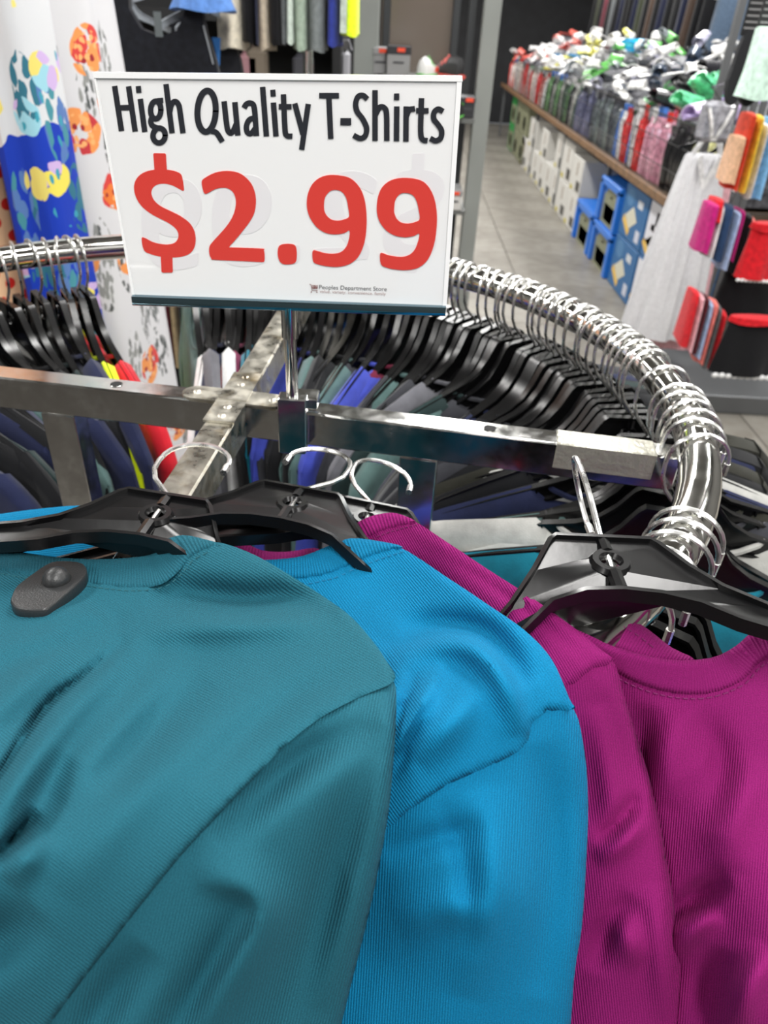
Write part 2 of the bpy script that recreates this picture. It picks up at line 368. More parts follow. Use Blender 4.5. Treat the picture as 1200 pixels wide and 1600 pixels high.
for L in ([(53, 185), (62, 390), (73, 430), (103, 434)], [(28, 256), (98, 256)], [(122, 240), (170, 420)], [(202, 243), (163, 512)], [(272, 189), (384, 189)], [(326, 180), (338, 446)],
          [(556, 208), (532, 188), (503, 195), (488, 238), (497, 285), (530, 330), (554, 385), (545, 432), (515, 447), (478, 430)], [(605, 160), (605, 458)], [(610, 300), (632, 260), (660, 262), (674, 300), (676, 458)],
          [(736, 258), (734, 460)], [(793, 258), (791, 462)], [(795, 310), (812, 275), (842, 268)], [(885, 208), (880, 400), (890, 452), (918, 460)], [(856, 280), (924, 280)],
          [(1012, 283), (985, 270), (960, 292), (960, 332), (985, 365), (1006, 402), (1000, 445), (970, 461), (940, 448)]): stroke(g, Z2(L), 8.6)
stroke(g, Z2([(401, 346), (456, 346)]), 11)
stroke(g, Z2([(735, 180), (735, 212)]), 8.2)
g.obj('headline_lettering', INK, sign, smooth=False)
# store logo: cart, name and tagline
g = G()
LZ = lambda L: [(475+x/8.571, 425+y/8.571) for x, y in L]
for L in ([(78, 150), (98, 155), (112, 200), (108, 232), (185, 236)], [(112, 165), (188, 168), (186, 205), (118, 208)], [(118, 182), (186, 184)], [(118, 195), (186, 197)], [(150, 166), (150, 207)]): stroke(g, LZ(L), 0.95, smooth=False)
for c in ((103, 254), (177, 257)): stroke(g, LZ([(c[0]-6, c[1]), (c[0]+6, c[1])]), 1.6)
lg = g.obj('store_logo', mat('logo_red_grey', (128, 78, 74), 0.4), sign, smooth=False)
def text_on_sign(name, body, base_l, base_r, h_px, m, extend=0.0):
    cu = bpy.data.curves.new('lettering', 'FONT'); cu.body = body; cu.size = 1.0; cu.offset = extend; cu.resolution_u = 3
    ob = bpy.data.objects.new('lettering', cu); COL.objects.link(ob)
    me = bpy.data.meshes.new_from_object(ob.evaluated_get(bpy.context.evaluated_depsgraph_get()))
    bpy.data.objects.remove(ob); V = [v.co.copy() for v in me.vertices]; F = [tuple(p.vertices) for p in me.polygons]; bpy.data.meshes.remove(me)
    x0 = min(v.x for v in V); x1 = max(v.x for v in V); bl, br = np.array(base_l), np.array(base_r)
    W = []
    for v in V:
        q = bl+(br-bl)*(v.x-x0)/(x1-x0)+np.array((0.03, -1.0))*v.y*h_px
        W.append(S(q[0], q[1])+Vector((0, -0.0021, 0)))
    return G().add(W, F).obj(name, m, sign, smooth=False)
text_on_sign('store_name_lettering', 'Peoples Department Store', (499, 450.3), (604.3, 453.6), 9.4, mat('grey_ink', (92, 92, 94), 0.4))
text_on_sign('tagline_lettering', 'value. variety. convenience. family', (500, 456.2), (602.8, 460.3), 6.8, mat('faded_red_ink', (176, 150, 148), 0.4))
# chrome channel, stem and clamp
a, b, c, d = S(209, 459), S(695, 476), S(697, 491), S(211, 474)
g = G(); rs = []
for p, q in ((a, d), (b, c)):
    m_ = (p+q)/2; hz = (p.z-q.z)/2; rs.append([m_+Vector((0, y_, z_*hz)) for y_, z_ in ((-.0066, .93), (-.0068, .86), (-.0068, -.8), (-.006, -.93), (-.004, -1), (.004, -1), (.0065, -.8), (.0068, 0), (.0065, .8), (.004, 1), (-.004, 1), (-.0055, .92))])
g.rings(rs).obj('base_channel', chrome('chrome_channel', 0.06, (108, 136, 148), 0.1), sign)  # blue-grey tint paints the teal shirt's reflection into the chrome colour
st = S(452.5, 486)
G().cyl((st.x, 0, st.z), (0, 0, BT+0.015-SO.z), 0.0052, 16).obj('stem', CH, sign)
G().cyl((st.x, 0, st.z+0.004), (st.x*0.88, 0, st.z-0.022), 0.0072, 16).obj('collar', CH, sign)
top = BT+0.021-SO.z
G().bbox((0.0, 0.0, top-0.027), (0.0245, 0.016, 0.054), 0.0012).obj('clamp_tube', CHB, sign, smooth=False)
G().bbox((0.008, 0.016, top-0.010), (0.026, 0.022, 0.010), 0.001).obj('clamp_tab', CHB, sign, smooth=False)

# ------------------------------------------------------------------ hangers
PLAST = mat('black_hanger_plastic', (11, 11, 12), 0.25, 0, 0.5, bump=0.05, bscale=90)
HTOP = -0.058
half = [(0.027, 0.0), (0.031, -0.004), (0.042, -0.024), (0.055, -0.040), (0.074, -0.052), (0.10, -0.061), (0.15, -0.078), (0.200, -0.097), (0.214, -0.107), (0.214, -0.118), (0.205, -0.117), (0.15, -0.096), (0.10, -0.079), (0.075, -0.073), (0.055, -0.066), (0.038, -0.055), (0.02, -0.049), (0.0, -0.047)]
out_h = [(x, z+HTOP) for x, z in half]+[(-x, z+HTOP) for x, z in half[::-1][1:]]
hole_c = (0.0, HTOP-0.021)
g = G(); g.prism(out_h, -0.0011, 0.0011, [[(hole_c[0]+0.0075*math.cos(-2*math.pi*i/14), hole_c[1]+0.0075*math.sin(-2*math.pi*i/14)) for i in range(14)]])
pts = [np.array(p) for p in out_h]; n = len(pts); rs = []
for i in range(n):
    d = pts[(i+1) % n]-pts[i-1]; d /= np.linalg.norm(d); nn = np.array([-d[1], d[0]]); p = pts[i]; wv = 0.0014
    rs.append([(p[0]+nn[0]*s*wv, y, p[1]+nn[1]*s*wv) for s, y in ((1, -0.0042), (1, 0.0042), (-1, 0.0042), (-1, -0.0042))])
rs.append(rs[0]); g.rings(rs, cap=False)
for sx in (-1, 1): g.box((sx*0.104, 0, HTOP-0.071), (0.002, 0.007, 0.020))
hanger_body = g.mesh('hanger_body', True, 35)
g = G(); g.tube([(hole_c[0]+0.0085*math.cos(2*math.pi*i/16), 0, hole_c[1]+0.0085*math.sin(2*math.pi*i/16)) for i in range(16)], 0.0034, 6, closed=True)
g.cyl((0, 0, HTOP), (0, 0, HTOP-0.012), 0.0042, 8).cyl((0, 0, HTOP-0.030), (0, 0, HTOP-0.046), 0.0042, 8)
hanger_boss = g.mesh('hook_socket', True, 40)
def hook_path(wide=1.0):
    P = [(0, 0, HTOP-0.027), (0, 0, HTOP-0.004), (0, 0, HTOP+0.002), (-0.0175*wide, 0, -0.036), (-0.0228*wide, 0, -0.024), (-0.0238*wide, 0, -0.012)]
    for a in np.linspace(172, 4, 13): P.append((0.0245*math.cos(R(a))*wide+0.001, 0, -0.0055+0.0240*math.sin(R(a))))
    P.append((0.0252*wide, 0, -0.014)); return P
g = G().tube(hook_path(), 0.00185, 7); g.cyl((0.0253, 0, -0.006), (0.0253, 0, -0.0165), 0.0026, 7)
hook_me = g.mesh('hook', True, 50)
def curved_body(kl, kr):
    me = hanger_body.copy()
    # arms bowed out of the hanger's plane, as on contoured garment hangers
    sub = G(); sub.V = [tuple(v.co) for v in me.vertices]; sub.F = [tuple(p.vertices) for p in me.polygons]
    sub.V = [(x, y+(lambda k, d: k*d*d/(1+k*d/1.5))(kr if x > 0 else kl, max(0, abs(x)-0.028)), z) for x, y, z in sub.V]
    return sub.mesh('hanger_body', True, 35)
def add_hanger(label, M, group=None, hookrot=0.0, bow=None):
    t = thing('clothes_hanger', label, 'hanger', M=M, group=group)
    link('hanger_body', hanger_body if bow is None else curved_body(*bow), PLAST, t); link('hook_socket', hanger_boss, PLAST, t)
    link('hook', hook_me, WIRE, t, Matrix.Rotation(hookrot, 4, 'Z'))
    return t

# ------------------------------------------------------------------ t-shirts hung on the ring
def shirt_meshes(seed):
    rnd = random.Random(seed); ph = [rnd.uniform(0, 6.28) for _ in range(8)]
    zs = HTOP-0.052
    def top(x):
        ax = abs(x)
        if ax < 0.088: return HTOP-0.075-0.5*(0.088-ax)*(0.3+ax/0.088*0)
        if ax < 0.10: return HTOP-0.075+0.021*(ax-0.088)/0.012
        return HTOP-0.054-(ax-0.10)*0.34-2.4*max(0, ax-0.19)**2
    def wob(x, z, s):
        zt = top(min(abs(x), 0.218)); return min(1.0, max(0.0, (zt-z)/0.12))*wob0(x, z, s)
    def wob0(x, z, s): return 0.0045*math.sin(9*x+ph[0]+7*z)+0.004*math.sin(21*z+5*x+ph[1]+s)+0.0035*math.sin(31*x-8*z+ph[2])
    def half_th(x): return 0.0105+0.0085*(x+0.24)/0.48
    def panel(xa, xb, nx, za, nz, tops, side):
        rs = []
        # closed rings: go down the front at +y and up the back at -y for each column x
        for i in range(nx+1):
            u = i/nx; x = xa+(xb-xa)*u; zt = tops(x); th = half_th(x)
            if side: e = min(1.0, 4*(u if side < 0 else 1-u)+0.28); th *= e
            col = []
            for j in range(nz+1):
                v = j/nz; z = zt+(za(x)-zt)*v**1.8; k = (0.0 if v == 0 else 0.78+0.22*min(1, v*4))
                col.append((x*(1+0.05*v*(1 if abs(x) < 0.21 else 0)), th*k*(1+0.5*v)+wob(x, z, 0), z))
            for j in range(nz, -1, -1):
                v = j/nz; z = zt+(za(x)-zt)*v**1.8; k = (0.0 if v == 0 else 0.78+0.22*min(1, v*4))
                col.append((x*(1+0.05*v*(1 if abs(x) < 0.21 else 0)), -th*k*(1+0.5*v)+wob(x, z, 0.8), z))
            rs.append(col)
        return G().rings(rs, cap=True)
    body = panel(-0.222, 0.222, 20, lambda x: -0.72+0.01*math.sin(12*x+ph[3]), 10, top, 0)
    sl = []
    for sgn in (-1, 1):
        xa, xb = 0.218, 0.268
        def tp(x): return top(0.218)-0.85*(abs(x)-0.218)-6*(abs(x)-0.218)**2+0.0015
        s_ = panel(sgn*xa, sgn*xb, 5, lambda x: top(0.218)-0.21-0.01*math.sin(x*60), 8, tp, sgn) if sgn > 0 else panel(sgn*xb, sgn*xa, 5, lambda x: top(0.218)-0.21, 8, tp, -1)
        sl.append(s_)
    # collar: ribbed band round the neck
    cb = G(); ring = []
    for i in range(18):
        a = 2*math.pi*i/18; x = 0.090*math.cos(a); y = 0.0088*math.sin(a); z = HTOP-0.080+0.020*(x/0.090)**2
        ring.append((x, y, z))
    cb.tube(ring, 0.0032, 6, closed=True)
    return body.mesh('body', True, 60), [q.mesh('sleeve', True, 60) for q in sl], cb.mesh('collar', True)
SHIRTS = [shirt_meshes(i) for i in range(6)]
COLORS = {'black': (20, 21, 24), 'charcoal': (52, 53, 58), 'navy': (30, 36, 66), 'dark green': (30, 46, 46), 'sage green': (86, 112, 110), 'heather grey': (170, 170, 166), 'grey': (98, 98, 104), 'white': (222, 222, 222),
          'red': (190, 28, 42), 'maroon': (108, 30, 56), 'teal': (16, 104, 124), 'royal blue': (64, 76, 176), 'bright blue': (16, 108, 196), 'lime yellow': (206, 226, 20), 'olive black': (42, 42, 36), 'cyan blue': (14, 132, 170), 'plum': (122, 44, 78), 'deep blue': (34, 40, 104)}
ring_list = []          # (theta, colour)
left = ['navy', 'black', 'dark green', 'black', 'navy', 'black', 'black', 'navy', 'sage green', 'navy', 'black', 'black', 'heather grey', 'dark green', 'navy', 'black', 'lime yellow', 'red']
lth = [167, 163.5, 160.5, 158, 155.5, 152.5, 150, 147.5, 144.5, 142, 139.5, 136.5, 133.8, 131, 128.6, 126.6, 124.8, 123.2]
ring_list += list(zip(lth, left))
mid = ['sage green', 'grey', 'white', 'navy', 'white', 'red', 'plum', 'teal', 'black', 'black', 'navy', 'black', 'black', 'charcoal', 'royal blue', 'deep blue', 'sage green', 'black', 'black', 'bright blue', 'black', 'sage green', 'charcoal', 'royal blue', 'royal blue', 'maroon', 'charcoal', 'sage green']
mth = [104.5, 102.6, 101, 99.6, 98.2, 96.8, 95.4, 94, 92.6, 91.2, 89.6, 88, 86.4, 84.6, 82.6, 80.8, 79, 77, 75, 73.2, 71.4, 69.6, 67.6, 65, 63, 61, 58.8, 57]
ring_list += list(zip(mth, mid))
right = ['sage green', 'black', 'charcoal', 'black', 'grey', 'dark green', 'sage green', 'sage green', 'dark green', 'charcoal', 'black', 'navy', 'black', 'dark green', 'black', 'charcoal', 'black', 'dark green', 'black', 'charcoal', 'olive black', 'black', 'navy', 'olive black', 'black', 'heather grey', 'navy']
rj0 = random.Random(11)
rth = [q+rj0.uniform(-0.5, 0.5) for q in np.linspace(54.8, 9.5, len(right)-1)]+[4.0]
ring_list += list(zip(rth, right))
near = [(-1.2, 'olive black'), (-3.4, 'charcoal'), (-5.6, 'sage green'), (-8.0, 'heather grey'), (-10.4, 'heather grey'), (-14.0, 'teal'), (-29.5, 'maroon'), (-31.5, 'royal blue'), (-33.8, 'royal blue'), (-36.5, 'heather grey'), (-39.0, 'red'), (-42, 'charcoal')]
ring_list += near
def place(th):
    if th > 110: return 'left of the sign'
    if th > 86: return 'behind the sign post'
    if th > 56: return 'right of the sign post'
    if th > 3: return "along the rail's right curve"
    if th > -20: return "beside the bar's taped end"
    return 'behind the right magenta shirt'
cnt = {}
for th, c in ring_list: cnt[(c, place(th))] = cnt.get((c, place(th)), 0)+1
seen = {}
rj = random.Random(3)
for th, c in ring_list:
    pl = place(th); key = (c, pl); seen[key] = seen.get(key, 0)+1
    which = c+' t-shirt on the round rack '+pl
    if cnt[key] > 1: which = '%s %s t-shirt from the left %s on the round rack' % (ORD[seen[key]-1], c, pl)
    a = R(th); yaw = R(rj.uniform(-6, 6)); lean = R(rj.uniform(-4.5, 3.5))
    # local x points outward from the ring's centre
    M = Matrix.Translation((RC.x+RR*math.cos(a), RC.y+RR*math.sin(a), RC.z)) @ Matrix.Rotation(a+yaw, 4, 'Z') @ Matrix.Rotation(lean, 4, 'Y')
    hk = which.replace('t-shirt', 'shirt').replace(' on the round rack', '')
    add_hanger('black hanger holding the '+hk, M, 'black hangers on the ring rail', R(rj.uniform(-14, 14)))
    b, sl, cb = rj.choice(SHIRTS); mm = fabric(COLORS[c], noise=0.07)
    t = thing('hanging_t_shirt', which, 't-shirt', M=M @ Matrix.Translation((0, 0, rj.uniform(-0.006, 0.002))) @ Matrix.Diagonal((1, rj.uniform(0.8, 1.1), 1, 1)), group='t-shirts on the round rack')
    link('body', b, mm, t); link('sleeve', sl[0], mm, t); link('sleeve', sl[1], mm, t); link('collar', cb, mm, t)
# ------------------------------------------------------------------ shirts laid over the near side of the rack
def tps(ctrl):
    c = np.array(ctrl, float); P = c[:, :2]/400.0; n = len(P)
    def K(A, B):
        r2 = ((A[:, None]-B[None])**2).sum(-1); return 0.5*r2*np.log(r2+1e-12)
    A = np.zeros((n+3, n+3)); A[:n, :n] = K(P, P)+np.eye(n)*0.002; A[:n, n] = 1; A[:n, n+1:] = P; A[n, :n] = 1; A[n+1:, :n] = P.T
    w_ = np.linalg.solve(A, np.concatenate([c[:, 2], np.zeros(3)]))
    def f(xy):
        Q = np.atleast_2d(np.asarray(xy, float))/400.0
        return K(Q, P) @ w_[:n]+w_[n]+Q @ w_[n+1:]
    return f
def seg_dist(P, L, closed=False):
    L = np.asarray(L, float); A = L if closed else L[:-1]; B = np.roll(L, -1, 0) if closed else L[1:]
    best = np.full(len(P), 1e9); arc = np.zeros(len(P)); side = np.zeros(len(P)); s0 = 0.0
    for a, b in zip(A, B):
        d = b-a; ln = np.linalg.norm(d); q = P-a; u = np.clip((q @ d)/(ln*ln+1e-9), 0, 1); e = q-u[:, None]*d; dd = np.hypot(e[:, 0], e[:, 1])
        m = dd < best; best[m] = dd[m]; arc[m] = s0+u[m]*ln; side[m] = np.sign(d[0]*q[m, 1]-d[1]*q[m, 0]); s0 += ln
    return best, arc/max(s0, 1e-9), side
def knit(name, rgb, rib=False, spacing=0.00135, strength=0.55):
    if name in MATS: return MATS[name]
    m = mat(name, rgb, 0.88, 0, 0.15); k = NT(m); b = k.b
    b.inputs['Sheen Weight'].default_value = 0.04; b.inputs['Sheen Roughness'].default_value = 0.4; b.inputs['Sheen Tint'].default_value = lin([min(255, v+90) for v in rgb])
    uv = k.n('ShaderNodeUVMap', uv_map='UVMap'); sp = k.n('ShaderNodeSeparateXYZ'); k.l(uv.outputs[0], sp.inputs[0])
    nz = k.n('ShaderNodeTexNoise', i_Scale=320.0, i_Detail=2.0); k.l(uv.outputs[0], nz.inputs['Vector'])
    nzb = k.n('ShaderNodeTexNoise', i_Scale=1400.0, i_Detail=2.0); k.l(uv.outputs[0], nzb.inputs['Vector'])
    mu = k.n('ShaderNodeMath', operation='MULTIPLY_ADD'); k.l(sp.outputs[0], mu.inputs[0]); mu.inputs[1].default_value = 2*math.pi/spacing
    off = k.n('ShaderNodeMath', operation='MULTIPLY'); k.l(nz.outputs['Fac'], off.inputs[0]); off.inputs[1].default_value = 0.9; k.l(off.outputs[0], mu.inputs[2])
    si = k.n('ShaderNodeMath', operation='SINE'); k.l(mu.outputs[0], si.inputs[0])
    ad = k.n('ShaderNodeMath', operation='MULTIPLY_ADD'); k.l(nzb.outputs['Fac'], ad.inputs[0]); ad.inputs[1].default_value = 1.6; k.l(si.outputs[0], ad.inputs[2])
    k.bump(ad.outputs[0], strength, 0.0004 if not rib else 0.0006)
    # cotton heather: fibres of slightly different dye
    n3 = k.n('ShaderNodeTexNoise', i_Scale=1800.0, i_Detail=2.0); k.l(uv.outputs[0], n3.inputs['Vector'])
    r = k.ramp(n3.outputs['Fac'], [(0.35, lin([v*0.88 for v in rgb])), (0.68, lin([min(255, v*1.12+3) for v in rgb]))])
    k.l(r.outputs[0], b.inputs['Base Color']); return m
def patch(name, outline, tf, m, parent, folds=(), roll=None, roll_px=14, roll_d=0.006, thick=0.012, step=8, grain=((0, 0), (0, 100)), rib=None, lift=0.0, k=4):
    out = np.array([tuple(p) for p in catmull(outline, k, True)])
    # resample boundary
    B = []
    for a, b in zip(out, np.roll(out, -1, 0)):
        n = max(1, int(np.hypot(*(b-a))/step))
        for i in range(n): B.append(a+(b-a)*i/n)
    B = np.array(B); x0, y0 = B.min(0); x1, y1 = B.max(0)
    gx, gy = np.meshgrid(np.arange(x0, x1, step), np.arange(y0, y1, step*0.87)); gx = gx+(np.arange(gx.shape[0]) % 2)[:, None]*step/2
    P = np.stack([gx.ravel(), gy.ravel()], 1)
    ins = np.zeros(len(P), bool); q = np.roll(B, -1, 0)
    for a, b in zip(B, q):
        c = ((a[1] > P[:, 1]) != (b[1] > P[:, 1])); xi = a[0]+(P[:, 1]-a[1])*(b[0]-a[0])/((b[1]-a[1]) if abs(b[1]-a[1]) > 1e-9 else 1e-9); ins ^= c & (P[:, 0] < xi)
    P = P[ins]; dB, _, _ = seg_dist(P, B, True); P = P[dB > step*0.55]
    nb = len(B); allp = np.concatenate([B, P])
    res = geometry.delaunay_2d_cdt([Vector(p) for p in allp], [(i, (i+1) % nb) for i in range(nb)], [], 1, 1e-4)
    xy = np.array([tuple(v) for v in res[0]]); F = [tuple(f) for f in res[2]]
    d_all, _, _ = seg_dist(xy, B, True); d_roll = d_all if roll is None else np.minimum.reduce([seg_dist(xy, L)[0] for L in roll]) if len(roll) else np.full(len(xy), 1e9)
    t = tf(xy)-lift
    for L, wd, amp in folds:
        dd, arc, side = seg_dist(xy, catmull(L, 5)); w0 = wd if np.isscalar(wd) else np.where(side > 0, wd[0], wd[1])
        t = t-amp*(1.5 if np.max(wd) < 14 else 2.7 if np.max(wd) > 24 else 2.1)*np.exp(-(dd/w0)**2)*np.sin(np.pi*np.clip(arc, 0, 1))**0.9
    u = np.clip(1-d_roll/roll_px, 0, 1); t = t+roll_d*(1-np.sqrt(np.clip(1-u*u, 0, 1)))
    W = _C+rays(xy[:, 0], xy[:, 1])*t[:, None]
    tb = t+thick*np.clip(d_all/16.0, 0, 1); edge = d_all < 1e-3
    Wb = _C+rays(xy[:, 0], xy[:, 1])*tb[:, None]
    idx = np.arange(len(xy)); bi = np.where(edge, idx, idx+len(xy))
    V = [tuple(p) for p in W]+[tuple(p) for p in Wb]
    def ori(f):
        a, b, c = xy[f[0]], xy[f[1]], xy[f[2]]; return (b[0]-a[0])*(c[1]-a[1])-(b[1]-a[1])*(c[0]-a[0])
    FF = []
    for f in F:
        if ori(f) > 0: f = f[::-1]
        FF.append(f); FF.append(tuple(int(bi[i]) for i in f[::-1]))
    g = G(); g.V = V; g.F = FF
    if rib is not None:
        ln = catmull(rib, 6); dd, arc, _ = seg_dist(xy, ln); L3 = sum((at(*ln[i+1], t=0.45)-at(*ln[i], t=0.45)).length for i in range(len(ln)-1))
        uv = np.stack([arc*L3, dd*0.0004], 1)
    else:
        (ax, ay), (bx, by) = grain; d2 = np.array([bx-ax, by-ay], float); d2 /= np.linalg.norm(d2); d1 = np.array([d2[1], -d2[0]])
        cen = xy.mean(0); sc = (t.mean()*0.6+t*0.4)/FPX
        uv = np.stack([((xy-cen) @ d1)*sc, ((xy-cen) @ d2)*sc], 1)
    g.UV = np.concatenate([uv, uv]); o = g.obj(name, m, parent, sharp=75)
    return o
def stitches(name, line, tf, m, parent, r=0.00035, dash=0.0022, gap=0.0014, lift=0.0006):
    ln = [at(p[0], p[1], t=float(tf([p])[0])-lift) for p in catmull(line, 10)]
    g = G(); acc = 0.0; seg = []; on = True
    pts = [ln[0]]
    for a, b in zip(ln, ln[1:]):
        n = max(1, int((b-a).length/0.0007))
        for i in range(1, n+1): pts.append(a+(b-a)*i/n)
    cur = [pts[0]]; acc = 0
    for a, b in zip(pts, pts[1:]):
        acc += (b-a).length
        if on: cur.append(b)
        if acc > (dash if on else gap):
            if on and len(cur) > 1: g.tube(cur, r, 4)
            on = not on; acc = 0; cur = [b]
    o = g.obj(name, m, parent); o['kind'] = 'stuff'; return o

# --- teal shirt, nearest of the pile
T_C = [(-150, 860, .475), (0, 872, .472), (120, 885, .466), (250, 870, .463), (300, 858, .453), (340, 850, .449), (460, 905, .415), (550, 965, .378), (616, 1065, .328), (590, 1060, .334), (612, 1200, .303), (530, 1145, .303), (590, 1130, .308), (590, 1350, .312), (530, 1600, .328), (515, 1750, .34), (328, 1214, .288), (0, 1230, .28), (-150, 1230, .28),
       (300, 1000, .395), (100, 1000, .395), (150, 1100, .345), (450, 1100, .325), (150, 1500, .268), (400, 1500, .293), (500, 1300, .295), (0, 1600, .268), (-150, 1600, .262), (200, 1750, .29), (300, 1400, .275), (0, 2150, .43), (250, 2150, .435), (500, 2150, .445), (-150, 2150, .43), (200, 1900, .345), (500, 1900, .37)]
tf = tps(T_C); TEAL = knit('teal_knit', (29, 86, 101)); TEALR = knit('teal_rib', (28, 83, 98), True, 0.0019)
tee = thing('teal_t_shirt', 'dark teal t-shirt with a black security tag, lying frontmost over the rack', 't-shirt', (-0.15, 0.3, 1.36))
def par(o, root):
    o.matrix_parent_inverse = Matrix.Translation(-root.location); return o
seam = [(345, 850), (320, 857), (297, 870), (277, 893), (252, 911), (215, 917), (170, 914), (100, 904), (40, 897), (0, 890), (-80, 878), (-150, 862)]
par(patch('body', [(-160, 855), (-80, 868), (0, 880), (100, 894), (170, 904), (215, 907), (250, 901), (268, 885), (292, 862), (316, 851), (345, 848), (400, 868), (460, 903), (510, 935), (550, 965), (585, 1005), (605, 1035), (616, 1064), (560, 1090), (500, 1122), (440, 1170), (400, 1213), (340, 1275), (280, 1340), (200, 1440), (130, 1530), (70, 1610), (0, 1700), (-60, 2150), (-160, 2150)], tf, TEAL, tee,
      folds=[([(520, 950), (470, 967), (400, 972), (320, 978), (235, 986), (190, 1004)], (34, 24), .0065), ([(530, 945), (450, 938), (390, 940), (310, 932), (230, 925)], 27, -.0125), ([(203, 993), (128, 1057), (69, 1105), (0, 1207), (-60, 1290)], (7, 12), -.011), ([(230, 1000), (160, 1065), (100, 1125), (40, 1210), (-20, 1320)], 26, .006),
             ([(110, 1000), (60, 1050), (0, 1100), (-60, 1150)], 30, .006), ([(55, 1265), (38, 1290), (15, 1315), (-20, 1350)], (9, 15), -.010), ([(70, 1300), (50, 1330), (10, 1380)], 24, .004), ([(420, 1050), (340, 1110), (260, 1190), (180, 1280), (100, 1400)], 40, .003), ([(560, 1040), (470, 1080), (390, 1140), (300, 1230)], 22, -.003),
             ([(330, 1060), (240, 1140), (150, 1240)], 28, -.0035), ([(10, 960), (90, 955), (190, 960)], 16, .0025), ([(140, 935), (180, 965), (190, 985)], 12, -.003), ([(60, 1420), (-20, 1480), (-120, 1540)], 40, -.006), ([(150, 975), (90, 1010), (20, 1040), (-60, 1070)], 15, -.003), ([(180, 950), (100, 985), (0, 1010), (-80, 1030)], 18, .002), ([(110, 1180), (60, 1260), (20, 1330)], 36, -.004), ([(300, 1010), (240, 1070), (170, 1150), (90, 1250)], 26, .003)],
      roll=[[(345, 848), (400, 868), (460, 903), (510, 935), (550, 965), (585, 1005), (605, 1035), (616, 1064)], [(616, 1064), (560, 1090), (500, 1122), (440, 1170), (400, 1213), (340, 1275), (280, 1340), (200, 1440), (130, 1530), (70, 1610), (0, 1700)]], roll_px=9, roll_d=.0035, grain=((150, 950), (330, 1090))), tee)
par(patch('collar', [(-150, 842), (-70, 848), (0, 857), (60, 867), (120, 873), (180, 873), (225, 868), (243, 858), (258, 844), (285, 836), (318, 842), (345, 851), (320, 859), (297, 872), (277, 895), (252, 913), (215, 919), (170, 916), (100, 906), (40, 899), (0, 892), (-80, 880), (-150, 864)], tf, TEALR, tee, lift=.0022, step=5,
      roll_px=9, roll_d=.003, thick=.004, rib=seam, k=3), tee)
stitches('stitching', [(p[0]+(4 if i < 4 else 0), p[1]+6) for i, p in enumerate(seam[1:-1])], tf, mat('teal_thread', (22, 84, 94), 0.8), tee).matrix_parent_inverse = Matrix.Translation(-tee.location)
par(patch('sleeve', [(560, 1080), (600, 1068), (617, 1068), (619, 1120), (614, 1200), (607, 1270), (593, 1350), (576, 1430), (556, 1510), (531, 1610), (515, 1680), (500, 2150), (-10, 2150), (40, 1680), (60, 1590), (120, 1510), (190, 1420), (270, 1320), (330, 1255), (390, 1195), (430, 1150), (490, 1105)], tf, TEAL, tee, lift=-.0035,
      folds=[([(600, 1125), (540, 1150), (470, 1190), (400, 1250), (340, 1320)], 30, -.006), ([(300, 1375), (350, 1378), (395, 1395), (408, 1430), (380, 1490), (340, 1560), (310, 1640)], (18, 40), .006), ([(340, 1400), (355, 1440), (330, 1500), (270, 1600), (220, 1700)], 26, -.0035), ([(590, 1130), (540, 1290), (490, 1450), (420, 1660)], 34, -.0035), ([(600, 1180), (580, 1300), (545, 1430), (500, 1580)], 22, .004), ([(230, 1480), (170, 1560), (120, 1650)], 30, -.004)],
      roll=[[(617, 1068), (619, 1120), (614, 1200), (607, 1270), (593, 1350), (576, 1430), (556, 1510), (531, 1610), (515, 1680)]], roll_px=22, roll_d=.012, thick=.03, grain=((400, 1250), (330, 1550))), tee)
# security tag
TAGM = mat('tag_black_plastic', (40, 41, 42), 0.38, 0, 0.5, bump=0.15, bscale=900)
to_ = [(22, 945), (30, 931), (55, 911), (75, 896), (92, 889), (124, 890), (136, 897), (138, 911), (129, 924), (108, 943), (85, 960), (68, 967), (32, 965), (20, 956)]
base = float(tf([(80, 930)])[0]); cc = np.mean(to_, 0); g = G()
Pn = [at(x, y, t=float(tf([(x, y)])[0])-0.001) for x, y in [tuple(p) for p in catmull(to_, 3, True)]]
c0 = sum((Vector(p) for p in Pn), Vector())/len(Pn); nrm = (at(80, 930, t=base)-Vector(_C)).normalized()*-1
fitn = Vector((0, 0, 0))
for i in range(len(Pn)): fitn += (Pn[i]-c0).cross(Pn[(i+1) % len(Pn)]-c0)
fitn.normalize(); fitn = fitn if fitn.dot(nrm) > 0 else -fitn
Pn = [p-fitn*((p-c0).dot(fitn)) for p in Pn]
g.rings([[c0+(p-c0)*sc+fitn*h for p in (Pn if True else 0)] for sc, h in ((.94, -.002), (1, .001), (1, .0052), (.985, .0062), (.955, .0068))])
tg = par(g.obj('security_tag', TAGM, tee, sharp=30), tee)
dc = c0+(at(88, 908, t=base)-at(cc[0], cc[1], t=base)); dc = dc-fitn*((dc-c0).dot(fitn))+fitn*.0034; g = G().sph((0, 0, 0), 0.0082, 20, 12); Q = fitn.to_track_quat('Z', 'Y').to_matrix()
o = G().add([dc+fitn*0.0035+Q @ Vector((v[0], v[1], max(v[2], -0.0005))) for v in g.V], g.F).obj('tag_dome', TAGM, tg)
hc = c0+(at(71, 930, t=base)-at(cc[0], cc[1], t=base)); g = G().cyl(hc+fitn*.0066, hc+fitn*.0071, 0.0010, 10)
o = g.obj('tag_pin_hole', mat('hole_dark', (8, 8, 8), 0.8), tg)

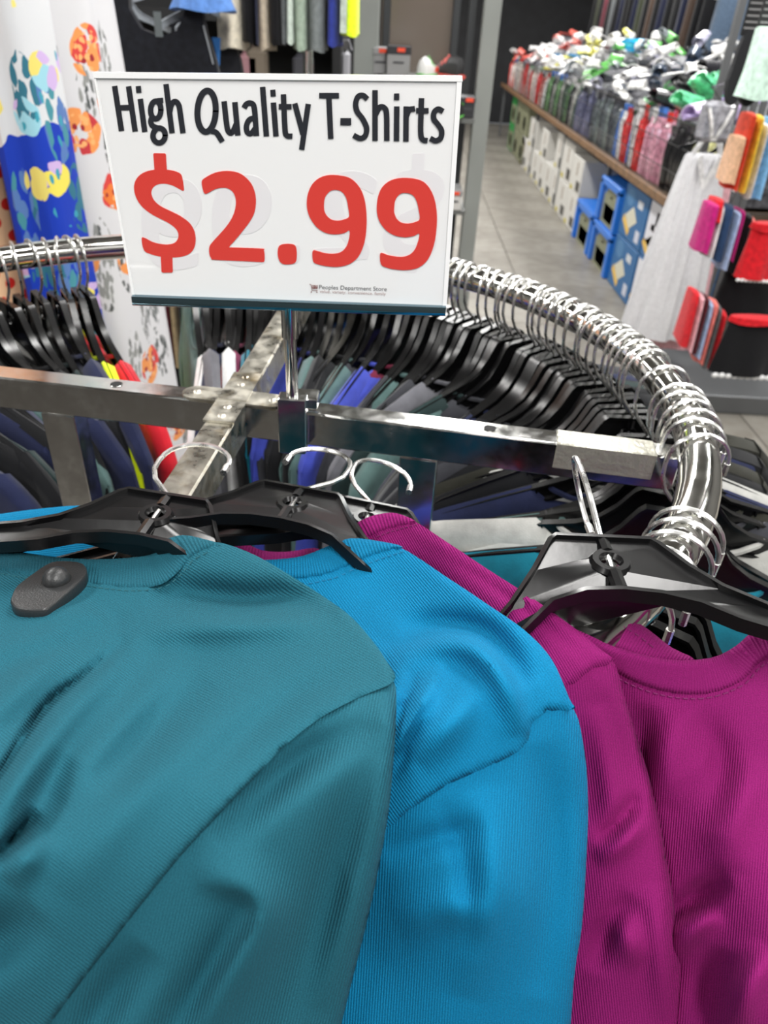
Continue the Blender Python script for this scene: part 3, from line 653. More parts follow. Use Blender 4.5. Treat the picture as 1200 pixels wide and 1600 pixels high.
# --- blue shirt, second of the pile
B_C = [(330, 900, .50), (430, 870, .495), (520, 855, .485), (600, 848, .475), (700, 905, .42), (780, 955, .375), (860, 1025, .352), (893, 1107, .342), (916, 1260, .348), (910, 1400, .345), (890, 1600, .352), (880, 1760, .36), (550, 960, .44), (640, 1000, .402), (706, 1111, .322), (640, 1140, .318), (625, 1090, .33), (800, 1070, .338), (600, 1200, .325), (750, 1200, .318), (700, 1400, .312), (800, 1400, .312), (600, 1500, .345), (700, 1600, .332), (500, 1300, .345), (500, 1760, .37), (540, 1600, .352), (500, 2150, .46), (700, 2150, .455), (880, 2150, .465), (700, 1900, .40)]
bf = tps(B_C); BLUE = knit('blue_knit', (4, 106, 148)); BLUER = knit('blue_rib', (4, 100, 139), True, 0.0019)
blu = thing('blue_t_shirt', 'bright cyan blue t-shirt lying between the teal and magenta shirts', 't-shirt', (0.05, 0.3, 1.36))
bl_sl = [(897, 1108), (914, 1180), (919, 1260), (916, 1350), (909, 1450), (892, 1600), (875, 2150)]
par(patch('body', [(380, 880), (470, 895), (520, 880), (575, 860), (620, 853), (700, 903), (760, 943), (820, 985), (862, 1030), (890, 1092), (897, 1108), (855, 1112), (832, 1130), (820, 1165), (770, 1195), (700, 1226), (640, 1266), (598, 1302), (540, 1350), (470, 1300), (440, 1150), (380, 1000)], bf, BLUE, blu,
      folds=[([(600, 1040), (650, 1015), (700, 1003), (740, 1010), (775, 1040), (800, 1090), (815, 1150)], (26, 14), .009), ([(620, 985), (690, 975), (750, 985), (790, 1020), (825, 1075)], 20, -.009), ([(690, 1030), (670, 1080), (640, 1130), (610, 1180)], 12, .006), ([(650, 1040), (635, 1090), (605, 1160)], 12, -.007), ([(740, 1060), (720, 1110), (650, 1190)], 26, .004), ([(660, 1100), (640, 1160), (600, 1230)], 12, -.004)],
      roll=[[(620, 853), (700, 903), (760, 943), (820, 985), (862, 1030), (890, 1092), (897, 1108)], [(897, 1108), (855, 1112), (832, 1130), (820, 1165), (770, 1195), (700, 1226), (640, 1266), (598, 1302)]], roll_px=9, roll_d=.004, grain=((650, 1000), (760, 1150))), blu)
bseam = [(628, 856), (590, 868), (550, 884), (520, 897), (480, 906), (420, 905), (370, 895)]
par(patch('collar', [(360, 878), (430, 874), (475, 868), (520, 850), (548, 841), (590, 845), (630, 855), (590, 867), (550, 883), (520, 896), (480, 905), (420, 904), (365, 894)], bf, BLUER, blu, lift=.002, step=5, roll_px=9, roll_d=.004, thick=.004, rib=bseam, k=3), blu)
stitches('stitching', [(p[0]+2, p[1]+6) for p in bseam[:5]], bf, mat('blue_thread', (6, 110, 150), 0.8), blu).matrix_parent_inverse = Matrix.Translation(-blu.location)
par(patch('sleeve', [(860, 1105), (897, 1109)]+bl_sl[1:]+[(480, 2150), (500, 1500), (520, 1340), (590, 1290), (635, 1252), (695, 1214), (765, 1184), (812, 1156), (824, 1124)], bf, BLUE, blu, lift=-.003,
      folds=[([(690, 1250), (720, 1330), (735, 1420), (730, 1500)], (16, 30), -.0022), ([(760, 1230), (770, 1320), (760, 1430), (730, 1560)], 34, .004), ([(840, 1160), (860, 1260), (860, 1400), (840, 1560)], 30, -.004), ([(600, 1340), (680, 1310), (760, 1290)], 22, -.003), ([(620, 1450), (700, 1420), (780, 1440)], 30, .003)],
      roll=[bl_sl], roll_px=26, roll_d=.014, thick=.03, grain=((760, 1250), (740, 1550))), blu)
lf = tps([(-150, 830, .56), (0, 810, .55), (160, 800, .535), (240, 850, .52), (0, 900, .53), (250, 900, .51)])
par(patch('far_shoulder', [(-150, 828), (-60, 812), (0, 803), (60, 795), (125, 790), (168, 797), (205, 818), (250, 845), (300, 870), (290, 905), (-150, 905)], lf, BLUE, blu, roll_px=12, roll_d=.006, grain=((0, 850), (100, 860))), blu)

# --- middle magenta shirt
M_C = [(350, 850, .56), (480, 850, .535), (560, 818, .515), (620, 803, .505), (700, 850, .455), (760, 890, .426), (830, 935, .396), (900, 985, .38), (955, 1030, .374), (975, 1090, .376), (1000, 1170, .384), (1040, 1340, .368), (1065, 1600, .366), (1075, 1760, .37), (850, 1040, .372), (893, 1107, .368), (916, 1260, .376), (908, 1450, .372), (800, 1200, .38), (880, 1760, .39), (650, 900, .48), (960, 1300, .366), (985, 1500, .362), (908, 1600, .375), (850, 2150, .48), (1072, 2150, .475), (970, 1900, .42)]
mf = tps(M_C); MAG = knit('magenta_knit', (122, 20, 90)); MAGR = knit('magenta_rib', (123, 21, 91), True, 0.0019)
mag = thing('magenta_t_shirt', 'magenta t-shirt squeezed between the blue shirt and the other magenta shirt', 't-shirt', (0.15, 0.35, 1.36))
mm_sl = [(957, 1032), (976, 1090), (1001, 1170), (1021, 1240), (1041, 1340), (1056, 1440), (1066, 1600), (1072, 2150)]
par(patch('body', [(560, 830), (610, 815), (642, 812), (700, 848), (760, 888), (830, 933), (900, 983), (938, 1014), (957, 1032), (925, 1050), (890, 1074), (840, 1090), (700, 990), (600, 900)], mf, MAG, mag,
      folds=[([(680, 850), (760, 905), (840, 965), (900, 1020)], 10, -.003)], roll=[[(642, 812), (700, 848), (760, 888), (830, 933), (900, 983), (938, 1014), (957, 1032)], [(957, 1032), (925, 1050), (890, 1074)]], roll_px=12, roll_d=.006, grain=((800, 950), (830, 1000))), mag)
mseam = [(648, 815), (620, 822), (590, 832), (560, 848), (540, 862)]
par(patch('collar', [(520, 842), (545, 825), (575, 808), (610, 801), (635, 807), (650, 817), (620, 825), (590, 835), (562, 850), (535, 866)], mf, MAGR, mag, lift=.002, step=5, roll_px=9, roll_d=.004, thick=.004, rib=mseam, k=3), mag)
stitches('stitching', [(p[0]+3, p[1]+5) for p in mseam[:4]], mf, mat('magenta_thread', (110, 18, 84), 0.8), mag).matrix_parent_inverse = Matrix.Translation(-mag.location)
bkf = tps([(340, 845, .575), (420, 850, .565), (480, 862, .55), (400, 900, .55)])
par(patch('collar_back', [(335, 838), (375, 845), (410, 860), (450, 862), (500, 858), (500, 900), (340, 900)], bkf, MAGR, mag, step=6, thick=.004, rib=[(335, 838), (410, 860), (500, 858)]), mag)
par(patch('sleeve', [(920, 1046)]+mm_sl+[(850, 2150), (870, 1500), (860, 1200), (850, 1090), (888, 1066)], mf, MAG, mag, lift=-.003,
      folds=[([(1000, 1240), (960, 1290), (930, 1310)], 14, -.004), ([(1010, 1270), (970, 1320), (930, 1345)], 16, .004), ([(960, 1420), (985, 1480), (1010, 1500)], 22, .004), ([(930, 1100), (950, 1200), (965, 1300)], 24, .004), ([(990, 1400), (950, 1450), (930, 1520)], 20, -.004), ([(1020, 1380), (1030, 1480), (1040, 1600)], 18, .003)],
      roll=[mm_sl], roll_px=20, roll_d=.012, thick=.025, grain=((950, 1150), (985, 1450))), mag)

# --- right magenta shirt
R_C = [(860, 960, .405), (900, 985, .395), (960, 1010, .39), (1000, 1040, .392), (1110, 1050, .392), (1180, 990, .40), (1350, 980, .42), (980, 1150, .403), (1000, 1250, .395), (1030, 1350, .384), (1060, 1500, .374), (1100, 1200, .378), (1130, 1400, .352), (1200, 1100, .385), (1200, 1400, .338), (1150, 1600, .34), (1060, 1650, .372), (1350, 1300, .35), (1350, 1700, .335), (1060, 1760, .372), (1000, 2150, .49), (1200, 2150, .47), (1380, 2150, .47), (1200, 1900, .405)]
rf = tps(R_C); mrt = thing('magenta_t_shirt', 'rightmost magenta t-shirt with its round collar open below a black hanger', 't-shirt', (0.2, 0.35, 1.36))
par(patch('body', [(890, 990), (930, 1015), (965, 1045), (1030, 1072), (1100, 1078), (1160, 1058), (1200, 1022), (1280, 1000), (1380, 1010), (1380, 2150), (1000, 2150), (990, 1500), (960, 1300), (930, 1120)], rf, MAG, mrt,
      folds=[([(1060, 1100), (1040, 1180), (1030, 1260)], 30, .004), ([(1010, 1100), (1000, 1180), (1015, 1260)], 22, -.004), ([(1120, 1420), (1080, 1450), (1040, 1500)], 24, .007), ([(1140, 1370), (1090, 1400), (1045, 1440)], 22, -.007), ([(1180, 1180), (1140, 1280), (1130, 1360)], 36, .004), ([(1130, 1480), (1110, 1540), (1100, 1640)], 24, -.005), ([(1200, 1480), (1170, 1540), (1150, 1620)], 26, .005), ([(1090, 1110), (1130, 1200), (1110, 1300)], 26, -.003)],
      roll=[], thick=.02, grain=((1100, 1150), (1080, 1400))), mrt)
rseam = [(895, 992), (930, 1020), (965, 1052), (1030, 1078), (1100, 1084), (1160, 1064), (1200, 1028), (1290, 1005)]
par(patch('collar', [(885, 978), (920, 992), (960, 1010), (1040, 1030), (1110, 1028), (1150, 1009), (1175, 988), (1215, 975), (1300, 975), (1300, 1004), (1200, 1028), (1160, 1065), (1100, 1086), (1030, 1080), (965, 1054), (930, 1022), (898, 996)], rf, MAGR, mrt, lift=.003, step=5, roll_px=9, roll_d=.004, thick=.005, rib=rseam, k=3), mrt)
stitches('stitching', [(p[0], p[1]+7) for p in rseam[1:]], rf, MATS['magenta_thread'], mrt).matrix_parent_inverse = Matrix.Translation(-mrt.location)
ckf = tps([(870, 960, .408), (940, 955, .41), (1010, 985, .412), (1070, 1030, .41), (960, 1020, .402)])
par(patch('collar_back', [(862, 958), (900, 951), (945, 951), (985, 966), (1015, 985), (1050, 1012), (1085, 1030), (1060, 1042), (1000, 1030), (940, 1008), (895, 985)], ckf, MAGR, mrt, step=5, lift=0, thick=.004, rib=[(870, 955), (945, 951), (1015, 985), (1085, 1030)], k=3), mrt)
stitches('stitching', [(905, 966), (945, 968), (985, 985), (1030, 1018)], ckf, MATS['magenta_thread'], mrt).matrix_parent_inverse = Matrix.Translation(-mrt.location)

# --- their hangers, lying flat on the pile
def hanger_frame(px, py, t, xv, zv):
    s = FPX/t; X = np.array([xv[0]/s, -xv[1]/s]); Z = np.array([zv[0]/s, -zv[1]/s])
    zd = math.sqrt(max(0.05, 1-Z @ Z)); xd = -(X @ Z)/zd
    X3 = np.array([X[0], X[1], xd]); Z3 = np.array([Z[0], Z[1], zd]); X3 /= np.linalg.norm(X3); Z3 -= X3*(X3 @ Z3); Z3 /= np.linalg.norm(Z3)
    cv = lambda q: Vector(q[0]*_X+q[1]*_U+q[2]*_F); x_, z_ = cv(X3), cv(Z3); y_ = z_.cross(x_)
    o = at(px, py, t=t)-z_*HTOP
    return Matrix(((x_.x, y_.x, z_.x, o.x), (x_.y, y_.y, z_.y, o.y), (x_.z, y_.z, z_.z, o.z), (0, 0, 0, 1)))
add_hanger('black hanger in the teal shirt, its wire hook curling over the near crossbar', hanger_frame(262, 779, .497, (1950, 300), (300, -1270)), bow=(0.5, 110))
add_hanger('black hanger in the blue shirt, second from left of the loose hangers', hanger_frame(470, 768, .53, (1650, 300), (420, -1000)), hookrot=R(180), bow=(1.5, 9))
add_hanger('black hanger in the middle magenta shirt, partly under its collar', hanger_frame(580, 791, .56, (1850, 380), (300, -1000)), hookrot=R(10), bow=(1.5, 7))
add_hanger('large black hanger lying above the rightmost magenta collar', hanger_frame(940, 846, .425, (2640, 120), (60, -1480)), hookrot=R(72), bow=(45, 1.0))
# ------------------------------------------------------------------ background: cloth helpers
def cloth(rx0, ry0, rx1, ry1, z0, z1, amp=0.006, nw=5, seed=0, n=48, lv=9, flare=1.0, top_round=True):
    """closed hanging cloth: rings from top z0 to hem z1, folds deepen downward"""
    rnd = random.Random(seed); ph = rnd.uniform(0, 6.28); p2 = rnd.uniform(0, 6.28); rs = []; uv = []; rm = (rx0+ry0+rx1+ry1)/4
    levels = list(np.linspace(0, 1, lv))
    if top_round: levels = [0.0, 0.012, 0.035]+levels[1:]
    for i, u in enumerate(levels):
        k = 1.0 if not top_round else (0.25, 0.72, 0.95)[i] if i < 3 else 1.0
        f = u**flare; rx = (rx0+(rx1-rx0)*f); ry = (ry0+(ry1-ry0)*f)*k; ring = []
        for j in range(n):
            a = 2*math.pi*j/n+math.pi/2; uv.append((2*math.pi*j/n*rm, z0+(z1-z0)*u)); w_ = amp*(0.25+0.75*u)*(math.sin(nw*a+ph+1.5*u)+0.5*math.sin((nw+3)*a+p2-2*u))
            ring.append(((rx+w_)*math.cos(a)*(0.93 if k < 0.5 else 1), (ry+w_)*math.sin(a), z0+(z1-z0)*u+0.004*math.sin(3*a+p2)*u))
        rs.append(ring)
    g = G().rings(rs); g.UV = uv; return g
def garment(name, label, cat, loc, dims, m, group=None, seed=0, rz=0.0, amp=0.006, nw=5, flare=1.0, parts=None):
    rx0, ry0, rx1, ry1, z0, z1 = dims
    o = cloth(rx0, ry0, rx1, ry1, z0, z1, amp, nw, seed, flare=flare)
    if not parts:
        ob = o.obj(name, m); ob.location = loc; ob.rotation_euler.z = rz; tag(ob, label, cat, group); return ob
    t = thing(name, label, cat, loc, group); t.rotation_euler.z = rz; o.obj('body', m, t); parts(t); return t
def print_mat(name, base, spots, rough=0.7, lower=None):
    """printed cloth on UVs in metres; spots = [(scale, radius, wobble, [colours], offset, stretch, cluster or None)]; lower = (z, colour) dyed lower panel"""
    m = mat(name, base, rough, 0, 0.25); k = NT(m); tc = k.n('ShaderNodeTexCoord'); col = None; base_c = lin(base); UVO = tc.outputs['UV']
    def vor(src, sc, rnd=0.9):
        vo = k.n('ShaderNodeTexVoronoi', i_Scale=sc, i_Randomness=rnd); vo.voronoi_dimensions = '2D'; k.l(src, vo.inputs['Vector']); return vo
    def less(a, v):
        lt = k.n('ShaderNodeMath', operation='LESS_THAN'); k.l(a, lt.inputs[0]); lt.inputs[1].default_value = v; return lt.outputs[0]
    def warp(src, sc, amt):
        nz = k.n('ShaderNodeTexNoise', i_Scale=sc, i_Detail=2.0); k.l(src, nz.inputs['Vector'])
        va = k.n('ShaderNodeVectorMath', operation='MULTIPLY_ADD'); k.l(nz.outputs['Color'], va.inputs[0]); va.inputs[1].default_value = (amt,)*3; k.l(src, va.inputs[2]); return va.outputs[0]
    if lower:
        w0 = warp(UVO, 9.0, 0.12); sp = k.n('ShaderNodeSeparateXYZ'); k.l(w0, sp.inputs[0]); col = k.mix(less(sp.outputs[1], lower[0]+0.06), base_c, lin(lower[1]))
    for sc, rad, wob, cols, off, st, clus in spots:
        mp = k.n('ShaderNodeMapping'); mp.inputs['Location'].default_value = off; mp.inputs['Scale'].default_value = st; mp.inputs['Rotation'].default_value = (0, 0, 0.785 if not wob else 0.4); k.l(UVO, mp.inputs[0])
        src = warp(mp.outputs[0], sc*0.9, wob/sc) if wob else mp.outputs[0]
        v1 = vor(src, sc, 0.0 if not wob else 0.9); msk = less(v1.outputs['Distance'], rad); colsrc = v1.outputs['Color']
        if clus:
            v2 = vor(warp(mp.outputs[0], clus[0]*2, 0.25/clus[0]), clus[0]); m2 = less(v2.outputs['Distance'], clus[1]); mu = k.n('ShaderNodeMath', operation='MULTIPLY'); k.l(msk, mu.inputs[0]); k.l(m2, mu.inputs[1]); msk = mu.outputs[0]
            colsrc = k.mix(0.35, v2.outputs['Color'], v1.outputs['Color'])
        if len(cols) > 1:
            se = k.n('ShaderNodeSeparateColor'); k.l(colsrc, se.inputs[0]); r = k.ramp(se.outputs[0], [(0.15+0.7*i/len(cols), lin(c)) for i, c in enumerate(cols)], 'CONSTANT'); cc_ = r.outputs[0]
        else: cc_ = lin(cols[0])
        col = k.mix(msk, col if col is not None else base_c, cc_)
    k.l(col, k.b.inputs['Base Color']); return m
UN = (1, 1, 1)
P_DOT = print_mat('polka_print', (232, 190, 150), [(25.0, 0.27, 0, [(206, 42, 34)], (0, 0, 0), UN, None)])
P_GOLD = print_mat('red_gold_print', (176, 26, 28), [(90.0, 0.36, 0.5, [(186, 140, 70), (214, 180, 120), (120, 20, 26)], (0, 0, 0), UN, None)])
P_NAVY = print_mat('navy_pink_print', (26, 30, 74), [(16.0, 0.4, 0.5, [(206, 96, 150), (226, 208, 90), (120, 180, 220)], (0, 0.3, 0), UN, None)])
P_BLUE = print_mat('blue_flower_print', (206, 208, 211), [(36.0, 0.50, 0.9, [(70, 138, 150), (86, 120, 176), (50, 110, 130)], (0, 0, 0), (1.5, .7, 1), (6.5, .31)), (30.0, 0.55, 0.7, [(226, 212, 92), (196, 170, 214), (150, 200, 214), (222, 206, 110)], (3, 1, 2), UN, (7.5, .24)), (26.0, 0.13, 0.7, [(60, 150, 170), (226, 214, 120)], (1, 5, 1), (1, .5, 1), (4.0, .3))], 0.45, lower=(-0.24, (26, 58, 172)))
P_WHITE = print_mat('grey_orange_flower_print', (206, 206, 209), [(52.0, 0.40, 1.3, [(112, 116, 116), (84, 88, 88), (140, 142, 140)], (0, 2, 0), (2.0, .7, 1), (7.5, .31)), (34.0, 0.60, 0.9, [(222, 120, 60), (206, 70, 66), (228, 146, 84), (190, 60, 66)], (1, .33, 0), UN, (6.5, .27)), (60.0, 0.34, 0.8, [(150, 40, 50), (236, 170, 110)], (1, .33, 0), UN, (6.5, .2))], 0.4)
# row of long dresses behind the rack, on a straight chrome rail
rail = tag(G().tube([(-2.4, 1.66, 2.12), (-0.45, 1.66, 2.12)], 0.012, 12).cyl((-2.38, 1.66, 2.12), (-2.38, 1.66, 0), 0.014).cyl((-0.47, 1.95, 2.12), (-0.47, 1.66, 2.12), 0.01).obj('garment_rail', CH), 'straight chrome garment rail above the floral dresses', 'rail')
for k_, (px, w_, Y, m_, lab, z1, dx) in enumerate((
        (-52, .066, 1.50, P_DOT, 'peach dress with red polka dots hanging at the far left', .62, .02), (-20, .052, 1.60, P_GOLD, 'red dress with a gold pattern behind the polka dot dress', .7, .0),
        (-6, .050, 1.67, P_NAVY, 'navy dress with pink and yellow print beside the red and gold dress', .7, .0), (88, .062, 1.62, P_BLUE, 'white and royal blue flower print dress, second from the sign', .62, .02), (128, .078, 1.72, P_WHITE, 'white dress with grey sprigs and orange blossoms next to the sign', .58, .05))):
    P = at(px, 250, Y=Y)
    garment('floral_dress', lab, 'dress', (P.x, Y, 1.66), (w_, .17, w_+dx, .20, .40, z1-1.66), m_, 'long dresses behind the rack', seed=k_+20, amp=.014, nw=6, flare=1.3)
# ------------------------------------------------------------------ black tops behind the sign
BLK = fabric((24, 26, 32), 'black_jersey', noise=0.2); GREYP = mat('grey_hanger_plastic', (150, 156, 162), 0.4)
GM = {n: fabric(c, 'cloth_'+n) for n, c in dict(cream=(214, 206, 188), taupe=(176, 164, 146), black=(16, 16, 19), navy=(26, 30, 52), greyd=(92, 96, 98), sage=(152, 168, 152), pale=(188, 200, 190), heather=(112, 118, 118), indigo=(46, 58, 140), neon=(214, 250, 40), white=(222, 222, 222), olive=(54, 58, 44), brown=(70, 56, 48), burg=(92, 30, 44), tan=(150, 132, 100), pink=(222, 170, 178), coral=(226, 120, 110), red=(196, 26, 36), magenta=(176, 24, 110), denim=(38, 62, 96), sky=(120, 176, 220), peach=(214, 170, 136), yellow=(230, 190, 60), mint=(196, 222, 208), lightblue=(170, 190, 226), jeans=(76, 92, 112), orange=(206, 62, 36), wine=(78, 20, 30), green=(70, 90, 70)).items()}
rail2 = tag(G().tube([(-2.3, 2.45, 1.86), (-0.28, 2.45, 1.86)], 0.012, 12).cyl((-2.29, 2.45, 1.86), (-2.29, 2.45, 0), 0.014).cyl((-0.29, 2.45, 1.86), (-0.29, 2.45, 0), 0.014).obj('garment_rail', CH), 'chrome garment rail holding shorts and black tops behind the sign', 'rail')
def tank(lab, px, Y, w_, m_, zt=1.67, strap=None):
    P = at(px, 60, Y=Y); t = thing('tank_top', lab, 'tank top', (P.x, Y, zt), 'tops on the rail behind the sign')
    o = [(-.5, -.62), (-.42, -.2), (-.36, -.04), (-.34, .1), (-.30, .22), (-.20, .22), (-.21, .08), (-.14, -.03), (0, -.07), (.14, -.03), (.21, .08), (.20, .22), (.30, .22), (.34, .1), (.36, -.04), (.42, -.2), (.5, -.62)]
    o = [(x*w_, z*w_*1.1-0.02) for x, z in o]; G().prism(o, -.014, .014).obj('body', m_, t, smooth=False)
    if strap:
        for sx in (-1, 1): G().tube([(sx*.345*w_, -.016, -.05*w_), (sx*.37*w_, -.016, -.16*w_), (sx*.40*w_, -.016, -.3*w_)], .0018, 5).obj('piping', GREYP, t)
        G().box((0, -.0155, -.06*w_), (.02, .001, .055)).obj('neck_label', mat('grey_label', (96, 104, 106), 0.6), t)
    return t
tank('black tank top with a grey neck label facing the camera above the sign', 252, 2.28, .34, BLK, 1.60, True)
tank('dark tank top at the left of the black tops, by the floral dress', 165, 2.40, .28, GM['navy'], 1.585)
tank('charcoal tank top right of the labelled black tank top', 318, 2.42, .24, fabric((40, 41, 46)), 1.58)
garment('hanging_blouse', 'narrow white top hanging beside the labelled black tank top', 'top', (at(303, 80, Y=2.36).x, 2.36, 1.5), (.010, .05, .014, .06, .17, -.3), GM['white'], seed=3, amp=.002)
garment('hanging_blouse', 'dark olive top hanging between the dresses and the black tank tops', 'top', (at(140, 80, Y=2.5).x, 2.5, 1.5), (.03, .1, .05, .12, .15, -.4), GM['green'], seed=4)
garment('hanging_blouse', 'wine red top mostly hidden behind the white floral dress', 'top', (at(128, 90, Y=2.56).x, 2.56, 1.5), (.03, .1, .05, .12, .12, -.4), GM['wine'], seed=5)
garment('folded_cap', 'blue cloth lying over the grey hangers at the top', 'cloth', (at(318, -2, Y=2.3).x, 2.3, 1.615), (.06, .05, .085, .07, .05, .0), fabric((84, 124, 186)), seed=9, amp=.004)
t = G().add([(0, 0, .02), (.022, 0, .02), (.015, 0, -.045), (0, .006, .02), (.022, .006, .02), (.015, .006, -.045)], [(0, 2, 1), (3, 4, 5), (0, 1, 4, 3), (1, 2, 5, 4), (2, 0, 3, 5)]).obj('price_tag', print_mat('rainbow_tag', (60, 120, 190), [(60, .5, .4, [(214, 60, 50), (70, 150, 90), (60, 120, 190), (210, 200, 80)], (0, 0, 0), UN, None)]), smooth=False)
t.location = at(332, 72, Y=2.34); tag(t, 'small rainbow coloured triangular tag left of the cream shorts', 'tag')
for q, (px, py, rz, lab) in enumerate(((150, 8, .5, 'grey plastic hanger at the left end of the black tops'), (190, 0, .9, 'grey plastic hanger in the dark tank top at left'), (252, -30, 0.06, 'grey plastic hanger of the labelled black tank top'), (322, -8, .95, 'grey plastic hanger under the blue cloth'), (338, -4, 1.1, 'grey plastic hanger nearest the cream shorts'))):
    P = at(px, py, Y=2.32+.03*q); M = Matrix.Translation(P) @ Matrix.Rotation(rz, 4, 'Z') @ Matrix.Scale(.8, 4) @ Matrix.Translation((0, 0, .075))
    h = thing('clothes_hanger', lab, 'hanger', M=M, group='grey hangers'); link('hanger_body', hanger_body, GREYP, h); link('hook', hook_me, WIRE, h)
# shorts and trousers on the same rail
shorts = [('cream', 346, 388, 74, 'wide cream trouser leg at the left of the shorts row'), ('black', 384, 408, 64, 'black trouser leg right of the wide cream one'), ('navy', 405, 414, 70, 'narrow navy trouser leg between black and taupe'), ('taupe', 409, 430, 76, 'taupe trouser leg in the shorts row'), ('black', 426, 447, 68, 'black trouser leg right of the taupe one'), ('greyd', 444, 456, 66, 'narrow grey trouser leg beside the pale sage one'), ('pale', 452, 467, 66, 'pale sage shorts leg in the middle of the row'), ('sage', 463, 484, 76, 'sage green shorts leg left of the heather grey one'), ('heather', 482, 511, 78, 'heather grey shorts leg with a wide hem'), ('indigo', 513, 533, 70, 'indigo blue shorts leg next to the neon yellow one'), ('neon', 534, 561, 54, 'neon yellow shorts with a pale side panel beside the column')]
for q, (c, xa, xb, yb, lab) in enumerate(shorts):
    Y = 2.45; A = at(xa, yb, Y=Y); B = at(xb, yb, Y=Y); rx = (B.x-A.x)/2
    def side(t, c=c, rx=rx):
        if c == 'neon': G().box((-rx*.55, -.088, .075), (rx*.7, .004, .14)).obj('side_panel', GM['pale'], t)
        G().box((0, 0, .30), (rx*1.6, .10, .03)).obj('waistband', GM[c], t)
    garment('shorts', lab, 'shorts', ((A.x+B.x)/2, Y, A.z), (rx*.9, .07, rx*1.05, .085, .30, .0), GM[c], 'shorts on the rail behind the sign', seed=q+40, amp=.0035, nw=3, parts=side)
# lower row glimpsed under the sign
for q, (c, px) in enumerate(zip(('olive', 'brown', 'black', 'burg', 'olive', 'wine', 'tan', 'black'), (228, 240, 250, 262, 272, 281, 290, 302))):
    P = at(px, 555, Y=2.2)
    garment('trousers', '%s trousers under the sign, %s from the floral dress' % ({'olive': 'dark olive', 'brown': 'brown', 'black': 'black', 'burg': 'burgundy', 'wine': 'wine red', 'tan': 'tan'}[c], ORD[q]), 'trousers', (P.x, 2.2, P.z), (.009, .08, .012, .10, .55, .0), GM[c], 'trousers under the sign', seed=q+60, amp=.0025, nw=3)
rail3 = tag(G().tube([(-2.2, 2.2, 1.2), (-.55, 2.2, 1.2)], .011, 10).cyl((-2.19, 2.2, 1.2), (-2.19, 2.2, 0), .013).cyl((-.56, 2.2, 1.2), (-.56, 2.2, 0), .013).obj('garment_rail', CH), 'low chrome rail with trousers behind the round rack', 'rail')
# dark shelving behind all of it
sh = thing('display_shelf', 'tall black display shelving behind the hanging shorts', 'shelving', (-1.35, 3.25, 0)); SHM = mat('black_shelf', (16, 17, 19), 0.6)
G().box((0, .2, 1.2), (2.2, .03, 2.4)).obj('back_panel', SHM, sh, smooth=False)
for z in (.1, .6, 1.1, 1.6, 2.1): G().box((0, 0, z), (2.16, .38, .03)).obj('shelf_board', SHM, sh, smooth=False)
for x in (-1.09, 1.09): G().box((x, 0, 1.2), (.03, .4, 2.4)).obj('side_panel', SHM, sh, smooth=False)
for q, (px, py, c, lab) in enumerate(((384, 108, (150, 110, 116), 'dusty pink bag on the dark shelf above the sign'), (397, 100, (112, 102, 90), 'leopard print pouch next to the dusty pink bag'), (470, 110, (60, 60, 66), 'dark grey bag on the shelf below the sage shorts'), (538, 105, (150, 150, 156), 'pale grey bottle on the shelf below the indigo shorts'))):
    P = at(px, py, Y=3.05); g = G(); m_ = print_mat('leopard', c, [(60, .3, .5, [(40, 34, 30)], (0, 0, 0), UN, None)]) if q == 1 else mat('bag_%d' % q, c, .6)
    t = thing('pouch', lab, 'pouch', (P.x, 3.13, 1.115)); hgt = max(.06, P.z-1.115+.05)
    G().bbox((0, 0, hgt/2), (.075 if q != 3 else .03, .06, hgt), .018).obj('body', m_, t); G().tube([(-.02, 0, hgt), (-.01, 0, hgt+.03), (.01, 0, hgt+.03), (.02, 0, hgt)], .003, 6).obj('handle', m_, t)
# ------------------------------------------------------------------ columns, glass case with shoes
POST = mat('grey_post_paint', (142, 146, 142), 0.5, noise=.03, nscale=4)
for lab, xa, xb in (('wide pale grey square column left of the shoe display', -.262, -.152), ('slim grey square column between the sign and the aisle', .318, .396)):
    t = thing('column', lab, 'column', ((xa+xb)/2, 4.05, 0)); w_ = xb-xa
    G().bbox((0, 0, CEIL/2), (w_, w_, CEIL), .006).obj('shaft', POST, t, smooth=False); G().bbox((0, 0, .01), (w_+.06, w_+.06, .02), .004).obj('base_plate', POST, t, smooth=False)
case = thing('shoe_display', 'shoe display case with smoked glass between the two columns', 'display case', (.08, 4.1, 0)); FRM = mat('case_frame', (64, 66, 68), 0.45, 0.5)
SHZ = (.42, .84, 1.25, 1.405)
G().box((-.06, .42, 1.3), (.36, .012, 2.2)).obj('glass_panel', mat('smoked_glass', (112, 102, 94), 0.12, 0, .6), case, smooth=False)
for x in (-.21, .14, .22): G().bbox((x, .40, 1.3), (.035, .04, 2.6), .003).obj('upright', FRM, case, smooth=False)
for z in SHZ[:3]+(.1,): G().box((.01, .1, z-.012), (.46, .55, .02)).obj('shelf_board', mat('case_shelf', (120, 122, 120), .4, .3), case, smooth=False)
G().box((-.04, .1, 1.397-.01), (.34, .5, .016)).obj('shelf_board', MATS['case_shelf'], case, smooth=False)
SK = mat('orange_sticker', (244, 84, 54), .5)
